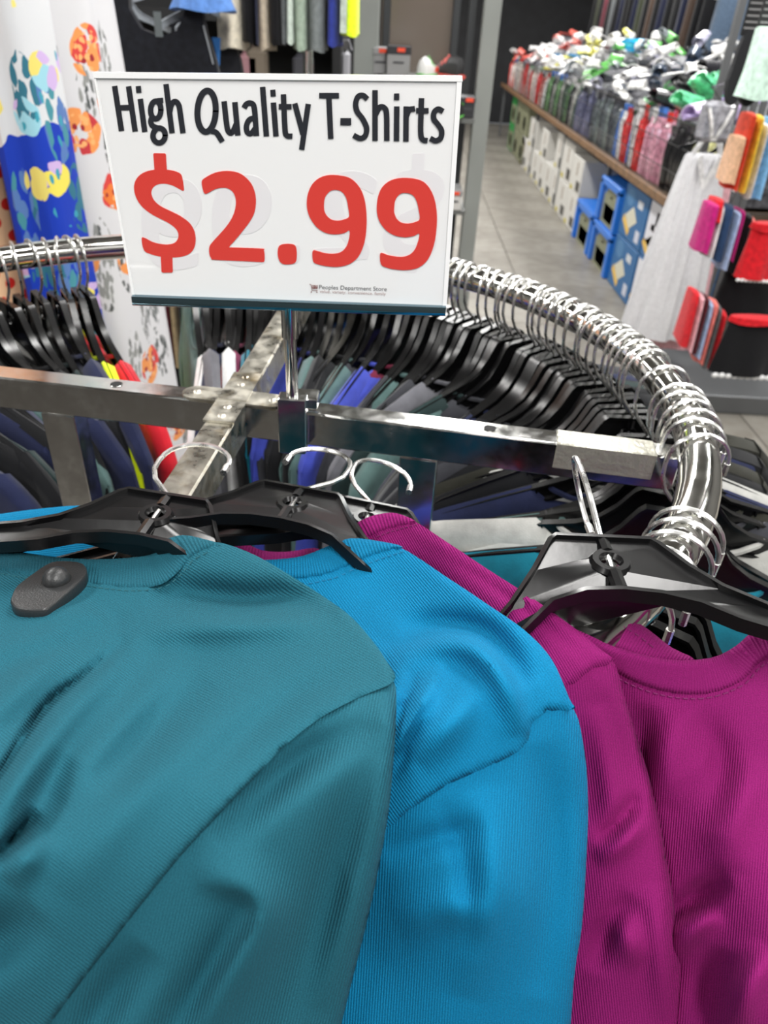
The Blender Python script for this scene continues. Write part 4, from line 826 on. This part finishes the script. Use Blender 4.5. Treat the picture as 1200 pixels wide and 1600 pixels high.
def shoebox(lab, x, y, z, d, body, lid):
    t = thing('shoebox', lab, 'shoebox', (x, y, z), 'shoeboxes in the display')
    G().bbox((0, 0, d[2]*.42), (d[0], d[1], d[2]*.84), .002).obj('box_body', body, t, smooth=False); G().bbox((0, 0, d[2]*.86), (d[0]+.006, d[1]+.006, d[2]*.28), .002).obj('lid', lid, t, smooth=False)
    G().box((.01, -d[1]/2-.004, d[2]*.88), (.035, .002, .016)).obj('price_sticker', SK, t, smooth=False); G().box((0, -d[1]/2-.001, d[2]*.45), (.05, .002, .008)).obj('printed_label', mat('dark_print', (70, 70, 74), .6), t, smooth=False); return t
GB = mat('grey_card', (150, 150, 150), .7); DB = mat('dark_card', (46, 46, 50), .6); WB = mat('white_card', (214, 212, 208), .65)
P = at(622, 112, Y=3.95); shoebox('grey shoebox with a dark lid and orange sticker in the glass case', P.x, 4.02, 1.405, (.105, .16, .115), GB, DB)
shoebox('plain grey shoebox beside the one with the dark lid', P.x-.085, 4.06, 1.405, (.06, .14, .105), GB, GB)
def shoe(lab, P, c1, c2, L=.26, rz=0.0, group='shoes in the display', sticker=True):
    t = thing('sneaker', lab, 'shoe', P, group); t.rotation_euler.z = rz; s = L/.26
    prof = [(-.125, .028), (-.10, .034), (-.04, .040), (.03, .043), (.09, .040), (.125, .026)]; rs = []
    for x, w_ in [(-.13, .02)]+prof+[(.132, .014)]: rs.append([(x*s, w_*math.cos(a)*s, (.012+.012*math.sin(a))*s) for a in np.linspace(0, 2*math.pi, 11)[:-1]])
    G().rings(rs).obj('sole', c2, t); rs = []
    for x, w_, h in ((-.122, .012, .05), (-.11, .028, .085), (-.06, .032, .095), (-.01, .034, .085), (.04, .036, .062), (.09, .034, .046), (.12, .016, .032)): rs.append([(x*s, w_*math.cos(a)*s, (.018+h*max(0, math.sin(a))*.95)*s) for a in np.linspace(0, 2*math.pi, 13)[:-1]])
    G().rings(rs).obj('upper', c1, t)
    for q in range(3): G().tube([((-.005+.03*q)*s, -.03*s, (.07-.012*q)*s), ((.0+.03*q)*s, 0, (.108-.018*q)*s), ((-.005+.03*q)*s, .03*s, (.07-.012*q)*s)], .0045*s, 5).obj('lace', c2, t)
    if sticker: G().box((.05*s, -.040*s, .04*s), (.035, .003, .02)).obj('price_sticker', SK, t)
    return t
BK = mat('black_shoe', (24, 24, 26), .5); OR = mat('coral_trim', (206, 84, 74), .5); GN = mat('green_trim', (86, 170, 70), .5); WHT = mat('white_rubber', (220, 220, 218), .5); GS = mat('grey_shoe', (120, 122, 124), .6)
P = at(700, 108, Y=4.0); shoe('black sneaker with coral trim in the glass case', (P.x, 4.0, 1.405), BK, OR, .22, 2.2)
P = at(668, 112, Y=4.0); shoe('white and green sneaker at the bottom of the glass case', (P.x, 3.96, 1.405), WHT, GN, .2, 1.2)
P = at(722, 135, Y=3.95); shoe('black sneaker with a bright green side by the slim column', (P.x-.01, 3.93, 1.25), BK, GN, .2, 1.4)
shoebox('dark shoebox with an orange sticker beside the slim column', P.x+.03, 4.0, 1.25, (.07, .15, .085), DB, DB)
for q, (zz, lab1, lab2) in enumerate(((.84, 'grey sneaker on the third shelf of the shoe display', 'white shoebox on the third shelf of the shoe display'), (.42, 'grey sneaker on the lowest visible display shelf', 'dark shoebox on the lowest visible display shelf'))):
    shoe(lab1, (.17, 3.95, zz), GS, OR, .2, 1.3); shoebox(lab2, .255, 4.02, zz, (.08, .2, .09), WB if q == 0 else DB, GB)
# ------------------------------------------------------------------ long sale shelf along the aisle
WOOD = mat('brown_wood_edge', (116, 88, 62), .55, noise=.2, nscale=25); BLKW = mat('black_wire', (30, 31, 33), .35, .7); GRM = mat('grey_metal', (110, 112, 114), .45, .5)
YN, YF, XF, XB, ZT = 4.45, 14.6, 1.6, 2.62, .80
tb = thing('sale_table', 'long sale table with a brown wooden edge running down the aisle', 'table', (XF, YN, 0))
G().box(((XB-XF)/2, (YF-YN)/2, ZT-.02), (XB-XF, YF-YN, .036)).obj('table_top', mat('table_board', (86, 72, 58), .6), tb, smooth=False)
G().bbox((-.012, (YF-YN)/2, ZT-.015), (.024, YF-YN, .055), .004).obj('front_edge', WOOD, tb, smooth=False)
for y in np.arange(.02, YF-YN, 2.02):
    for x in (.05, XB-XF-.05): G().bbox((x, y, (ZT-.04)/2), (.035, .035, ZT-.04), .003).obj('leg', GRM, tb, smooth=False)
G().box((XB-XF-.02, (YF-YN)/2, .4), (.012, YF-YN, .76)).obj('back_panel', mat('dark_wall_panel', (30, 31, 34)), tb, smooth=False)
ZW = 1.20; BL = 1.45; nb = int((YF-YN)/BL)
names_b = ['nearest', 'second', 'third', 'fourth', 'fifth', 'sixth', 'seventh']
for q in range(nb):
    y0 = YN+q*BL; t = thing('wire_basket', 'black wire basket on the sale table, %s from the white dress' % names_b[q], 'basket', (XF, y0, ZT), 'wire baskets on the sale table')
    g = G()
    for z in (.0, .13, .27, .40):
        g.tube([(.012, .02, z+.004), (.012, BL-.02, z+.004)], .003 if z < .39 else .005, 5)
    for y in np.arange(.02, BL, .06): g.tube([(.012, y, 0), (.012, y, .40)], .0016, 4)
    o = g.obj('wire_front', BLKW, t); o['kind'] = 'stuff'
    for y in (.01, BL-.01):
        g = G()
        for z in (.0, .13, .27, .40): g.tube([(.012, y, z+.004), (.95, y, z+.004+.0)], .003, 5)
        for x in np.arange(.012, .95, .12): g.tube([(x, y, 0), (x, y, .40)], .0016, 4)
        o = g.obj('wire_divider', BLKW, t); o['kind'] = 'stuff'
# goods: upright packs behind the wire
PM = {}
def plastic(c, r=.22):
    k = tuple(c)
    if k not in PM: PM[k] = mat('pack_%d_%d_%d' % k, c, r, 0, .5, noise=.25, nscale=40, coat=.4)
    return PM[k]
def pouch_mesh(w_, d, h):
    rs = []
    for u, k in ((0, .75), (.06, 1), (.5, 1.05), (.85, .8), (.95, .25), (1, .12)):
        rs.append([(w_/2*math.cos(a)*(1 if k > .3 else .96), d/2*k*math.sin(a)*(1 if abs(math.sin(a)) > .2 else .8), h*u) for a in np.linspace(0, 2*math.pi, 15)[:-1]])
    return G().rings(rs)
pouch_me = pouch_mesh(.13, .085, .33).mesh('pouch', True, 50); card_me = G().box((0, 0, .35), (.115, .004, .06)).mesh('header_card', False)
sole_c = [(-.13, .026), (-.10, .036), (-.05, .034), (.0, .034), (.06, .042), (.10, .040), (.13, .024)]
def sole_mesh(th=.02):
    rs = []
    for x, w_ in [(-.136, .012)]+sole_c+[(.138, .010)]: rs.append([(x, w_*math.cos(a), th*(.5+.5*math.sin(a))) for a in np.linspace(0, 2*math.pi, 9)[:-1]])
    return G().rings(rs)
sole_me = sole_mesh().mesh('sole', True, 50)
strap_me = (lambda: G().rings([[(.02+.02*u+dx, .046*math.cos(a), .012+.055*math.sin(a)*(1-.25*u)+o_) for a, o_ in [(a, 0) for a in np.linspace(0.1, math.pi-.1, 7)]+[(a, .006) for a in np.linspace(math.pi-.1, .1, 7)]] for u, dx in ((0, 0), (.5, .02), (1, .05), (1.4, .075))]))().mesh('strap', True, 50)
zones = [(4.55, 4.80, [(226, 222, 150)], 'pale yellow', 2), (4.80, 5.18, [(22, 22, 25)], 'black', 4), (5.18, 5.75, [(206, 148, 166), (176, 120, 138)], 'pink', 5), (5.80, 6.55, [(190, 50, 50), (206, 206, 208), (70, 110, 180)], 'red white and blue', 6),
         (6.55, 7.45, [(86, 92, 96), (66, 70, 76), (110, 120, 118)], 'slate grey', 7), (7.5, 8.3, [(112, 112, 140), (92, 94, 118)], 'violet grey', 6), (8.3, 10.3, [(70, 84, 74), (150, 150, 146), (48, 48, 52), (96, 130, 90)], 'green and grey', 13), (10.3, 14.3, [(220, 214, 210), (196, 80, 76), (214, 200, 190), (190, 60, 60)], 'white and red', 22)]
rp = random.Random(5); WC = plastic((226, 224, 220)); RC_ = plastic((206, 52, 46)); GC = plastic((70, 150, 80)); BC = plastic((70, 120, 200))
for (ya, yb, cols, nm, n_) in zones:
    for q in range(n_):
        y = ya+(yb-ya)*(q+.5)/n_; c = cols[q % len(cols)]
        lab = '%s pouch in the wire baskets, %s from the near end' % (nm, ORD[q]) if n_ <= 7 else '%s pouch standing behind the wire, far along the sale table' % nm
        t = thing('product_pouch', lab, 'pouch', group='pouches behind the wire' if n_ <= 7 else nm+' pouches far along the table', M=Matrix.Translation((XF+.075+rp.uniform(0, .02), y, ZT+.0)) @ Matrix.Rotation(R(90+rp.uniform(-12, 12)), 4, 'Z') @ Matrix.Rotation(R(rp.uniform(-5, 5)), 4, 'X') @ Matrix.Diagonal((1.05, 1, rp.uniform(.95, 1.15), 1)))
        link('pouch', pouch_me, plastic(c), t); link('header_card', card_me, rp.choice((WC, RC_, WC, BC, GC)) if nm not in ('black', 'slate grey', 'violet grey') else plastic((60, 60, 66)), t)
        if n_ > 4:      # the slippers show through the front of each pouch
            for sx in (-1, 1):
                link('sole', sole_me, plastic([min(255, int(v*1.15+12)) for v in c]), t, Matrix.Translation((sx*.03, .032, .16)) @ Matrix.Rotation(R(90), 4, 'Y') @ Matrix.Rotation(R(90), 4, 'X') @ Matrix.Scale(.85, 4))
# the heap of slippers on top
heap = []
def hz(x): return 1.16+.36*(x-1.68)/.8
cols_by = [(4.7, 5.0, [((178, 160, 214), 'lavender')], 4), (5.0, 5.5, [((96, 196, 140), 'mint green')], 4), (5.5, 5.9, [((30, 30, 34), 'black')], 4), (5.7, 6.3, [((222, 222, 216), 'white'), ((60, 140, 70), 'green')], 6), (6.2, 7.3, [((44, 56, 74), 'navy'), ((224, 222, 216), 'white')], 16), (7.3, 8.2, [((150, 150, 168), 'silver grey'), ((224, 222, 216), 'white'), ((40, 42, 46), 'black')], 14), (8.2, 9.6, [((226, 224, 218), 'white'), ((120, 126, 130), 'grey'), ((90, 160, 80), 'green')], 20), (9.6, 12.0, [((232, 230, 224), 'white'), ((222, 206, 90), 'yellow'), ((228, 226, 220), 'white')], 30), (12.0, 14.4, [((230, 228, 224), 'white'), ((200, 90, 80), 'red')], 22)]
tot = {}
for ya, yb, cols, n_ in cols_by:
    for q in range(n_):
        c, nm = cols[q % len(cols)]; y = rp.uniform(ya, yb) if n_ > 4 else ya+(yb-ya)*(q+.5)/n_; x = 1.72+.82*((q*0.618+.15) % 1) if n_ > 4 else 1.74+.12*q
        where = 'near end' if yb <= 6.3 else 'middle' if yb <= 9.6 else 'far end'; tot[(nm, where)] = tot.get((nm, where), 0)+1
        heap.append((c, nm, where, x, y, n_))
idx = {}
for c, nm, where, x, y, n_ in heap:
    k = (nm, where); idx[k] = idx.get(k, 0)+1
    lab = '%s slipper heaped on the %s of the sale table' % (nm, where) if tot[k] > 5 else '%s slipper on the %s of the sale table heap, %s from the front' % (nm, where, ORD[idx[k]-1])
    z = hz(x)+rp.uniform(-.03, .05); big = 1.5 if n_ == 4 else 1.15
    M = Matrix.Translation((x, y, z)) @ Matrix.Rotation(rp.uniform(0, 6.28) if n_ > 4 else R(200+rp.uniform(-25, 25)), 4, 'Z') @ Matrix.Rotation(R(rp.uniform(-35, 10)), 4, 'Y') @ Matrix.Rotation(R(rp.uniform(-25, 25)), 4, 'X') @ Matrix.Scale(big, 4)
    t = thing('slipper', lab, 'slipper', M=M, group='%s slippers at the %s' % (nm, where))
    link('sole', sole_me, plastic(c), t); link('strap', strap_me, plastic([min(255, int(v*1.06+6)) for v in c]), t)
g = G(); g.rings([[(XF+.16, YN+.1, ZT+.02), (XF+.16, YN+.1, 1.10), (XB-.1, YN+.1, 1.44), (XB-.1, YN+.1, ZT+.02)], [(XF+.16, YF-.1, ZT+.02), (XF+.16, YF-.1, 1.14), (XB-.1, YF-.1, 1.52), (XB-.1, YF-.1, ZT+.02)]])
hp = g.obj('packed_goods', mat('packed_goods', (70, 70, 74), .6, noise=.9, nscale=22), smooth=False); tag(hp, 'dense bulk of packed goods filling the wire baskets under the slippers', 'goods'); hp['kind'] = 'stuff'
# long white shoebox-like packs with blue bands in the heap
for q, (px, py, X, cb, lab) in enumerate(((866, 78, 2.0, (70, 150, 200), 'long white pack with a blue band on the heap, nearer the column'), (905, 80, 2.0, (70, 150, 200), 'long white pack with a blue band on the heap, nearer the camera'), (964, 68, 2.25, (92, 30, 40), 'white pack with a dark red end in the heap'), (990, 70, 2.3, (40, 160, 214), 'cyan pack on the heap beside the white and red one'))):
    P = at(px, py, X=X); t = thing('long_pack', lab, 'pack', P, 'long packs on the heap'); t.rotation_euler.z = .1
    G().bbox((0, 0, 0), (.14, .42, .11), .03).obj('wrapper', plastic((40, 160, 214)) if q == 3 else WC, t); G().bbox((-.01, 0, -.05), (.135, .43, .03), .01).obj('colour_band', plastic(cb), t)
# boxes stored under the table
def carton(name, lab, cat, y0, y1, z0, z1, c, prints=(), group=None, depth=.34, xf=None):
    xf = XF+.04 if xf is None else xf
    t = thing(name, lab, cat, (xf, (y0+y1)/2, z0), group); G().bbox((depth/2, 0, (z1-z0)/2), (depth, y1-y0-.008, z1-z0-.004), .004).obj('box', mat('card_%d_%d_%d' % tuple(c), c, .5), t, smooth=False)
    L = y1-y0; H = z1-z0
    for pn, pc, pts in prints:          # flat print on the aisle face, u from far (0) to near (1)
        V = [(-.0015, L/2-u*L, v*H) for u, v in pts]; g = G(); n_ = len(V); g.add(V+[(x+.0012, y, z) for x, y, z in V], [tuple(range(n_)), tuple(range(2*n_-1, n_-1, -1))]+[(i, i+n_, (i+1) % n_+n_, (i+1) % n_) for i in range(n_)]); g.obj(pn, mat('print_%d_%d_%d' % tuple(pc), pc, .5), t, smooth=False)
    return t
BLUEB = (40, 98, 150); BEI = (206, 202, 182); YEL = (226, 184, 84); NV = (34, 36, 58); OLV = (128, 130, 104); BRT = (34, 112, 206)
pr1 = [('print_dial', (70, 120, 165), [(.12, .72), (.2, .62), (.34, .62), (.42, .72), (.42, .86), (.34, .94), (.2, .94), (.12, .86)]), ('print_picture', BEI, [(.18, .42), (.42, .22), (.68, .44), (.46, .66)]), ('print_strip', YEL, [(.1, .3), (.42, .08), (.46, .2), (.14, .42)]), ('print_logo', (200, 204, 210), [(.6, .7), (.8, .7), (.8, .84), (.6, .84)]), ('print_can', (200, 202, 214), [(.72, .1), (.88, .1), (.88, .32), (.72, .32)])]
pr2 = [('print_panel', (214, 214, 220), [(.04, .3), (.9, .04), (.9, .97), (.04, .97)]), ('print_hamper', BEI, [(.1, .3), (.42, .05), (.74, .32), (.46, .56)]), ('print_strip', YEL, [(.0, .22), (.34, .0), (.4, .1), (.05, .33)]), ('print_model', (96, 66, 52), [(.3, .62), (.42, .62), (.44, .84), (.32, .86)]), ('print_shirt', (226, 190, 176), [(.18, .52), (.34, .5), (.32, .62), (.2, .62)]), ('print_corner', YEL, [(.6, .62), (.88, .6), (.88, .84), (.6, .84)])]
carton('printed_carton', 'white and blue printed carton, upper one nearest the white dress', 'carton', 4.62, 5.22, .37, .73, BLUEB, pr2, 'blue printed cartons')
carton('printed_carton', 'white and blue printed carton, lower one nearest the white dress', 'carton', 4.62, 5.22, .0, .365, BLUEB, pr2, 'blue printed cartons')
carton('printed_carton', 'blue carton with beige picture, upper one beside the blue stool boxes', 'carton', 5.24, 5.86, .37, .72, BLUEB, pr1, 'blue printed cartons')
carton('printed_carton', 'blue carton with beige picture, lower one beside the blue stool boxes', 'carton', 5.24, 5.86, .0, .365, BLUEB, pr1, 'blue printed cartons')
def stoolbox(lab, y0, y1, z0, z1):
    t = carton('stool_box', lab, 'box', y0, y1, z0, z1, BRT, [('print_window', OLV, [(.16, .0), (.84, .0), (.84, .62), (.68, .78), (.32, .78), (.16, .62)]), ('print_seat', NV, [(.28, .08), (.70, .08), (.76, .44), (.24, .44)]), ('print_dot', (206, 120, 90), [(.46, .6), (.56, .6), (.56, .66), (.46, .66)])], 'blue stool boxes')
    L = y1-y0; H = z1-z0
    for s in (-1, 1): G().bbox((-.012, s*(L/2-.04), H*.46), (.03, .07, H*.92), .006).obj('frame_side', mat('blue_plastic', BRT, .35), t, smooth=False)
    G().bbox((-.012, 0, H*.9), (.03, L-.01, H*.17), .006).obj('frame_top', MATS['blue_plastic'], t, smooth=False); return t
stoolbox('tall bright blue stool box, upper one beside the blue cartons', 5.9, 6.55, .33, .66); stoolbox('bright blue stool box under the tall one beside the cartons', 5.9, 6.55, .0, .325); stoolbox('bright blue stool box standing alone towards the white boxes', 6.6, 7.3, .0, .34)
rb = random.Random(9); yy = 7.4; q = 0; wl = []
while yy < 11.2:
    L = rb.uniform(.42, .6); n_ = rb.choice((1, 2, 2)); z = 0
    for s in range(n_):
        h = rb.uniform(.3, .36); wl.append((yy, yy+L, z, z+h, s)); z += h+.002
    yy += L+.01
for q, (ya, yb, za, zb, s) in enumerate(wl):
    cn = sum(1 for w_ in wl[:q] if (w_[4] > 0) == (s > 0))
    carton('white_carton', 'white carton %s under the table, %s from the blue stool boxes' % ('in the upper layer' if s else 'on the floor', ORD[cn]), 'carton', ya, yb, za, zb, (206, 204, 198), [('print_block', (70, 68, 64), [(.58, .1), (.92, .1), (.92, .38), (.58, .38)]), ('print_mark', (190, 176, 60), [(.08, .04), (.3, .04), (.3, .16), (.08, .16)]), ('print_side', (120, 90, 60), [(.5, .5), (.56, .5), (.56, .86), (.5, .86)])], 'white cartons under the table')
for q, (ya, c, z0) in enumerate(((11.3, OLV, 0), (11.3, OLV, .36), (11.95, OLV, 0), (11.95, OLV, .36), (12.6, (44, 140, 66), 0), (12.6, (44, 140, 66), .36))):
    lv = 'upper' if z0 else 'lower'; nm = ('olive box with a dark oval picture, %s one nearer the white cartons', 'olive box with a blue oval picture, %s one beside the green boxes', 'green box with an oval picture, %s one at the far end')[q//2] % lv
    carton('oval_print_box', nm, 'box', ya, ya+.62, z0, z0+.355, c, [('print_window', OLV, [(.1, .06), (.9, .06), (.9, .74), (.1, .74)]), ('print_oval', (60, 90, 190) if q in (2, 3) else NV, [(.3+.2*math.cos(a)+.2, .4+.26*math.sin(a)) for a in np.linspace(0, 6.28, 13)[:-1]])], 'boxes at the far end under the table')
# garments hung along the wall behind the sale table
wr = tag(G().tube([(3.05, 5.5, 2.1), (3.05, 15, 2.1)], .014, 10).cyl((3.05, 5.6, 2.1), (3.05, 5.6, 0), .016).cyl((3.05, 14.9, 2.1), (3.05, 14.9, 0), .016).obj('garment_rail', GRM), 'long grey garment rail behind the sale table', 'rail')
wallc = [('jeans', 8.6, .17, 'worn blue grey jeans hanging behind the mint slippers'), ('jeans', 8.0, .10, 'darker blue jeans beside the worn pair')]
hc_ = {}
seq = ['black', 'black', 'brown', 'navy', 'black', 'black', 'navy', 'black', 'brown', 'black', 'olive', 'navy', 'black', 'black', 'navy', 'black', 'greyd', 'black', 'burg', 'black', 'olive', 'black']
lst = [(n_, 9.0+.26*q, .11, None) for q, n_ in enumerate(seq)]
for n_, y, r_, lab in lst: hc_[n_] = hc_.get(n_, 0)+1
ic = {}; full = dict(black='black', brown='brown', navy='navy', olive='olive green', greyd='grey', burg='burgundy')
for q, (n_, y, r_, lab) in enumerate(wallc+lst):
    if lab is None: ic[n_] = ic.get(n_, 0)+1; lab = '%s jacket on the rail behind the sale table, %s such from the jeans' % (full[n_], ORD[ic[n_]-1])
    garment('jeans' if n_ == 'jeans' else 'jacket', lab, 'jeans' if n_ == 'jeans' else 'jacket', (3.05, y, 1.2), (.16, r_, .19, r_*1.15, .86, -.1), GM[n_], 'garments behind the sale table', seed=q+100, amp=.012, nw=4)
jn = bpy.data.objects['jeans']; G().box((-.185, .0, .76), (.006, .10, .07)).obj('waist_tag', mat('tag_white', (226, 226, 222), .6), jn, smooth=False)
# ------------------------------------------------------------------ clothes stand at the near end of the sale table
st_ = thing('gondola_stand', 'grey slatted end stand at the near end of the sale table', 'stand', (1.78, 4.2, 0))
for q in range(5): G().bbox((-.16+.045*q, 0, .75), (.03, .02, 1.3), .003).obj('slat', GRM, st_, smooth=False)
G().bbox((.2, -.3, .05), (.9, .75, .1), .006).obj('base_deck', GRM, st_, smooth=False); G().bbox((.35, .05, 1.0), (.06, .06, 2.0), .004).obj('post', GRM, st_, smooth=False)
for z, x0 in ((1.36, -.45), (1.06, -.36), (.66, -.3)): G().tube([(.35, .05, z+.06), (.3, -.3, z+.05), (.05, -.9, z+.03), (x0+.35, -.95, z+.0)], .009, 8).obj('display_arm', CHB, st_)
def dress_parts(c):
    def f(t):
        for s in (-1, 1): G().tube([(s*.06, 0, .86), (s*.045, -.01, .90), (s*.02, 0, .93)], .012, 6).obj('strap', GM[c], t)
        G().prism([(-.055, .84), (.0, .70), (.055, .84), (.04, .86), (0, .76), (-.04, .86)], -.062, -.05).obj('neckline_trim', GM[c], t, smooth=False)
    return f
P = at(1062, 400, Y=3.75)
d = garment('white_dress', 'long white sleeveless dress hanging at the end of the sale table', 'dress', (P.x, 3.75, .32), (.09, .04, .19, .10, .86, .0), fabric((214, 214, 217), 'white_dress_cloth', noise=.03), seed=2, amp=.02, nw=11, flare=.8, rz=.0, parts=dress_parts('white'))
d = garment('pink_dress', 'pale pink dress hanging behind the white dress', 'dress', (P.x+.115, 3.9, .22), (.09, .04, .16, .08, .90, .0), GM['pink'], seed=6, amp=.012, nw=4, flare=.8, parts=dress_parts('pink'))
for q, (x, y, z, lab) in enumerate(((P.x, 3.75, 1.30, 'black hanger of the long white dress'), (P.x+.115, 3.9, 1.24, 'black hanger of the pale pink dress'))):
    h = thing('clothes_hanger', lab, 'hanger', M=Matrix.Translation((x, y, z)) @ Matrix.Scale(.62, 4)); link('hanger_body', hanger_body, PLAST, h); link('hook', hook_me, WIRE, h)
def small(lab, cat, name, px0, px1, pt, pb, Y, c, seed, ry=.09, amp=.005, extra=None):
    A = at(px0, (pt+pb)/2, Y=Y); B = at(px1, (pt+pb)/2, Y=Y); T = at((px0+px1)/2, pt, Y=Y); Bo = at((px0+px1)/2, pb, Y=Y); rx = (B.x-A.x)/2; cx = (A.x+B.x)/2
    return garment(name, lab, cat, (cx, Y+ry, Bo.z), (rx*.85, ry*.8, rx, ry, T.z-Bo.z, 0), GM[c], 'small clothes on the end stand', seed=seed, amp=amp*min(1, rx/.04), nw=3, parts=extra)
for q, (c, a, b, pt, pb, lab) in enumerate((('peach', 1148, 1166, 215, 290, 'peach top at the left of the upper row on the end stand'), ('orange', 1160, 1176, 178, 300, 'orange red top beside the peach one on the end stand'), ('yellow', 1172, 1188, 182, 302, 'yellow frilled top on the upper row of the end stand'), ('white', 1184, 1195, 195, 312, 'white top between the yellow and blue ones on the stand'), ('sky', 1192, 1215, 185, 314, 'sky blue top at the right end of the upper row'))):
    small(lab, 'top', 'childrens_blouse', a, b, pt, pb, 3.05+.02*q, c, 200+q)
for q, (c, a, b, pt, pb, lab) in enumerate((('magenta', 1103, 1124, 322, 398, 'magenta top at the left of the middle row on the stand'), ('red', 1120, 1136, 316, 350, 'red frilled top above the magenta one'), ('white', 1116, 1130, 325, 405, 'white top next to the magenta one in the middle row'), ('denim', 1126, 1146, 325, 410, 'denim blue top in the middle row of the stand'), ('lightblue', 1142, 1154, 335, 425, 'light blue top beside the denim one'), ('magenta', 1150, 1162, 332, 410, 'bright magenta top between light blue and black ones'), ('black', 1158, 1172, 340, 430, 'black top in the middle row of the stand'), ('coral', 1164, 1176, 345, 435, 'coral pink top beside the large red one'))):
    small(lab, 'top', 'childrens_blouse', a, b, pt, pb, 3.02+.015*q, c, 220+q)
def band(c):
    def f(t): 
        d_ = t.children[0]; zt = max(v.co.z for v in d_.data.vertices); xm = max(v.co.x for v in d_.data.vertices); ym = min(v.co.y for v in d_.data.vertices)
        cloth(xm*.9, -ym*.9, xm*.93, -ym*.95, zt+.003, zt-.022, .003, 3, 5).obj('waistband', GM[c], t)
        g = G(); n_ = 9
        for i in range(n_): x = -xm+2*xm*(i+.5)/n_; g.sph((x, ym*.6, -.002), xm/n_*1.05, 8, 5, (1, .5, .8))
        g.obj('scalloped_hem', GM['white'], t)['kind'] = 'stuff'
    return f
small('large plain red shorts facing out in the middle row', 'shorts', 'childrens_shorts', 1166, 1225, 352, 440, 2.95, 'red', 240, ry=.035, amp=.007, extra=band('red'))
small('black shorts with a red waistband and white scalloped hem', 'shorts', 'childrens_shorts', 1126, 1225, 500, 590, 2.95, 'black', 241, ry=.035, amp=.007, extra=band('red'))
for q, (c, a, b, pt, pb, lab) in enumerate((('red', 1078, 1090, 462, 545, 'red frilled shorts at the left of the lower row'), ('pink', 1086, 1097, 468, 552, 'pink shorts second in the lower row of the stand'), ('wine', 1093, 1104, 470, 556, 'wine red shorts in the lower row'), ('lightblue', 1100, 1110, 478, 562, 'pale blue shorts in the lower row of the stand'), ('coral', 1106, 1117, 478, 572, 'coral shorts in the lower row of the stand'), ('greyd', 1113, 1122, 485, 578, 'grey shorts beside the black pair'), ('red', 1119, 1131, 494, 580, 'red shorts tucked behind the black pair'))):
    small(lab, 'shorts', 'childrens_shorts', a, b, pt, pb, 3.0+.012*q, c, 250+q)
small('pair of black shorts in shadow between middle and lower rows', 'shorts', 'childrens_shorts', 1130, 1230, 425, 500, 3.14, 'black', 271)
# packaged black leggings and the mint top at the upper right corner
for q, (pa, pb_, Y, lab) in enumerate(((1142, 1172, 3.10, 'black oval legging pack with a printed header, left one of two'), (1164, 1200, 2.98, 'black oval legging pack with a printed header, right one of two'))):
    A = at(pa, 100, Y=Y); B = at(pb_, 100, Y=Y); T = at(1160, 45, Y=Y).z; Bo = at(1160, 166, Y=Y).z; w_ = B.x-A.x; t = thing('legging_pack', lab, 'legging pack', ((A.x+B.x)/2, Y, Bo), 'black legging packs')
    H = T-Bo; o = [(w_/2*math.cos(a)*(1 if math.sin(a) < 0 else .82), H/2+H/2*math.copysign(abs(math.sin(a))**.8, math.sin(a))) for a in np.linspace(0, 2*math.pi, 25)[:-1]]
    G().prism(o, -.015, .015).obj('leggings', mat('black_knit', (24, 25, 29), .8), t, smooth=False)
    G().box((0, -.002, H+.055), (w_*.9, .004, .15)).obj('header_card', mat('header_black', (26, 26, 28), .5), t, smooth=False)
    for i in range(5): G().box((0, -.0045, H+.075-.018*i), (w_*.7, .001, .004)).obj('printed_line', mat('print_grey', (150, 150, 150), .6), t, smooth=False)
    for k_, (tx, cl, x0) in enumerate((('RO', (226, 226, 226), -.42), ('X', (110, 200, 160), -.07), ('ON', (226, 226, 226), .13))):
        cu = bpy.data.curves.new('lettering', 'FONT'); cu.body = tx; cu.size = .042; ob = bpy.data.objects.new('lettering', cu); COL.objects.link(ob)
        me = bpy.data.meshes.new_from_object(ob.evaluated_get(bpy.context.evaluated_depsgraph_get())); bpy.data.objects.remove(ob)
        V = [(v.co.x*.7+x0*w_, -.0048, v.co.y+H+.095) for v in me.vertices]; F = [tuple(p.vertices) for p in me.polygons]; bpy.data.meshes.remove(me)
        G().add(V, F).obj('header_lettering', mat('ink_%d' % cl[0], cl, .5), t, smooth=False)
    G().tube([(0, 0, H+.12), (0, .12, H+.15), (0, .5, H+.16)], .004, 6).obj('peg_hook', CHB, t)
small('pale mint top at the upper right corner', 'top', 'mint_blouse', 1180, 1250, 42, 158, 2.8, 'mint', 280, amp=.012)
# silver packs with black straps between the legging packs and the table
P = at(1118, 190, Y=3.6); t = thing('sandal_pack', 'silver sandal pack with white straps below the black leggings', 'pack', P); G().tube([(0, .0, .08), (0, .15, .12), (.3, .62, .14)], .004, 6).obj('peg_hook', CHB, t)
G().bbox((0, 0, 0), (.14, .05, .16), .02).obj('bag', plastic((150, 150, 156)), t); 
for s in (-1, 1): G().tube([(s*.05, -.03, .05), (s*.03, -.04, 0), (s*.005, -.03, -.07)], .008, 6).obj('strap', WC, t)
pp = thing('grey_support_post', 'grey steel post rising behind the legging packs', 'post', (at(1140, 30, Y=4.35).x+.05, 4.38, 0)); G().bbox((0, 0, 1.1), (.035, .035, 2.2), .003).obj('shaft', GRM, pp, smooth=False); G().bbox((0, 0, .01), (.16, .16, .02), .003).obj('foot', GRM, pp, smooth=False)
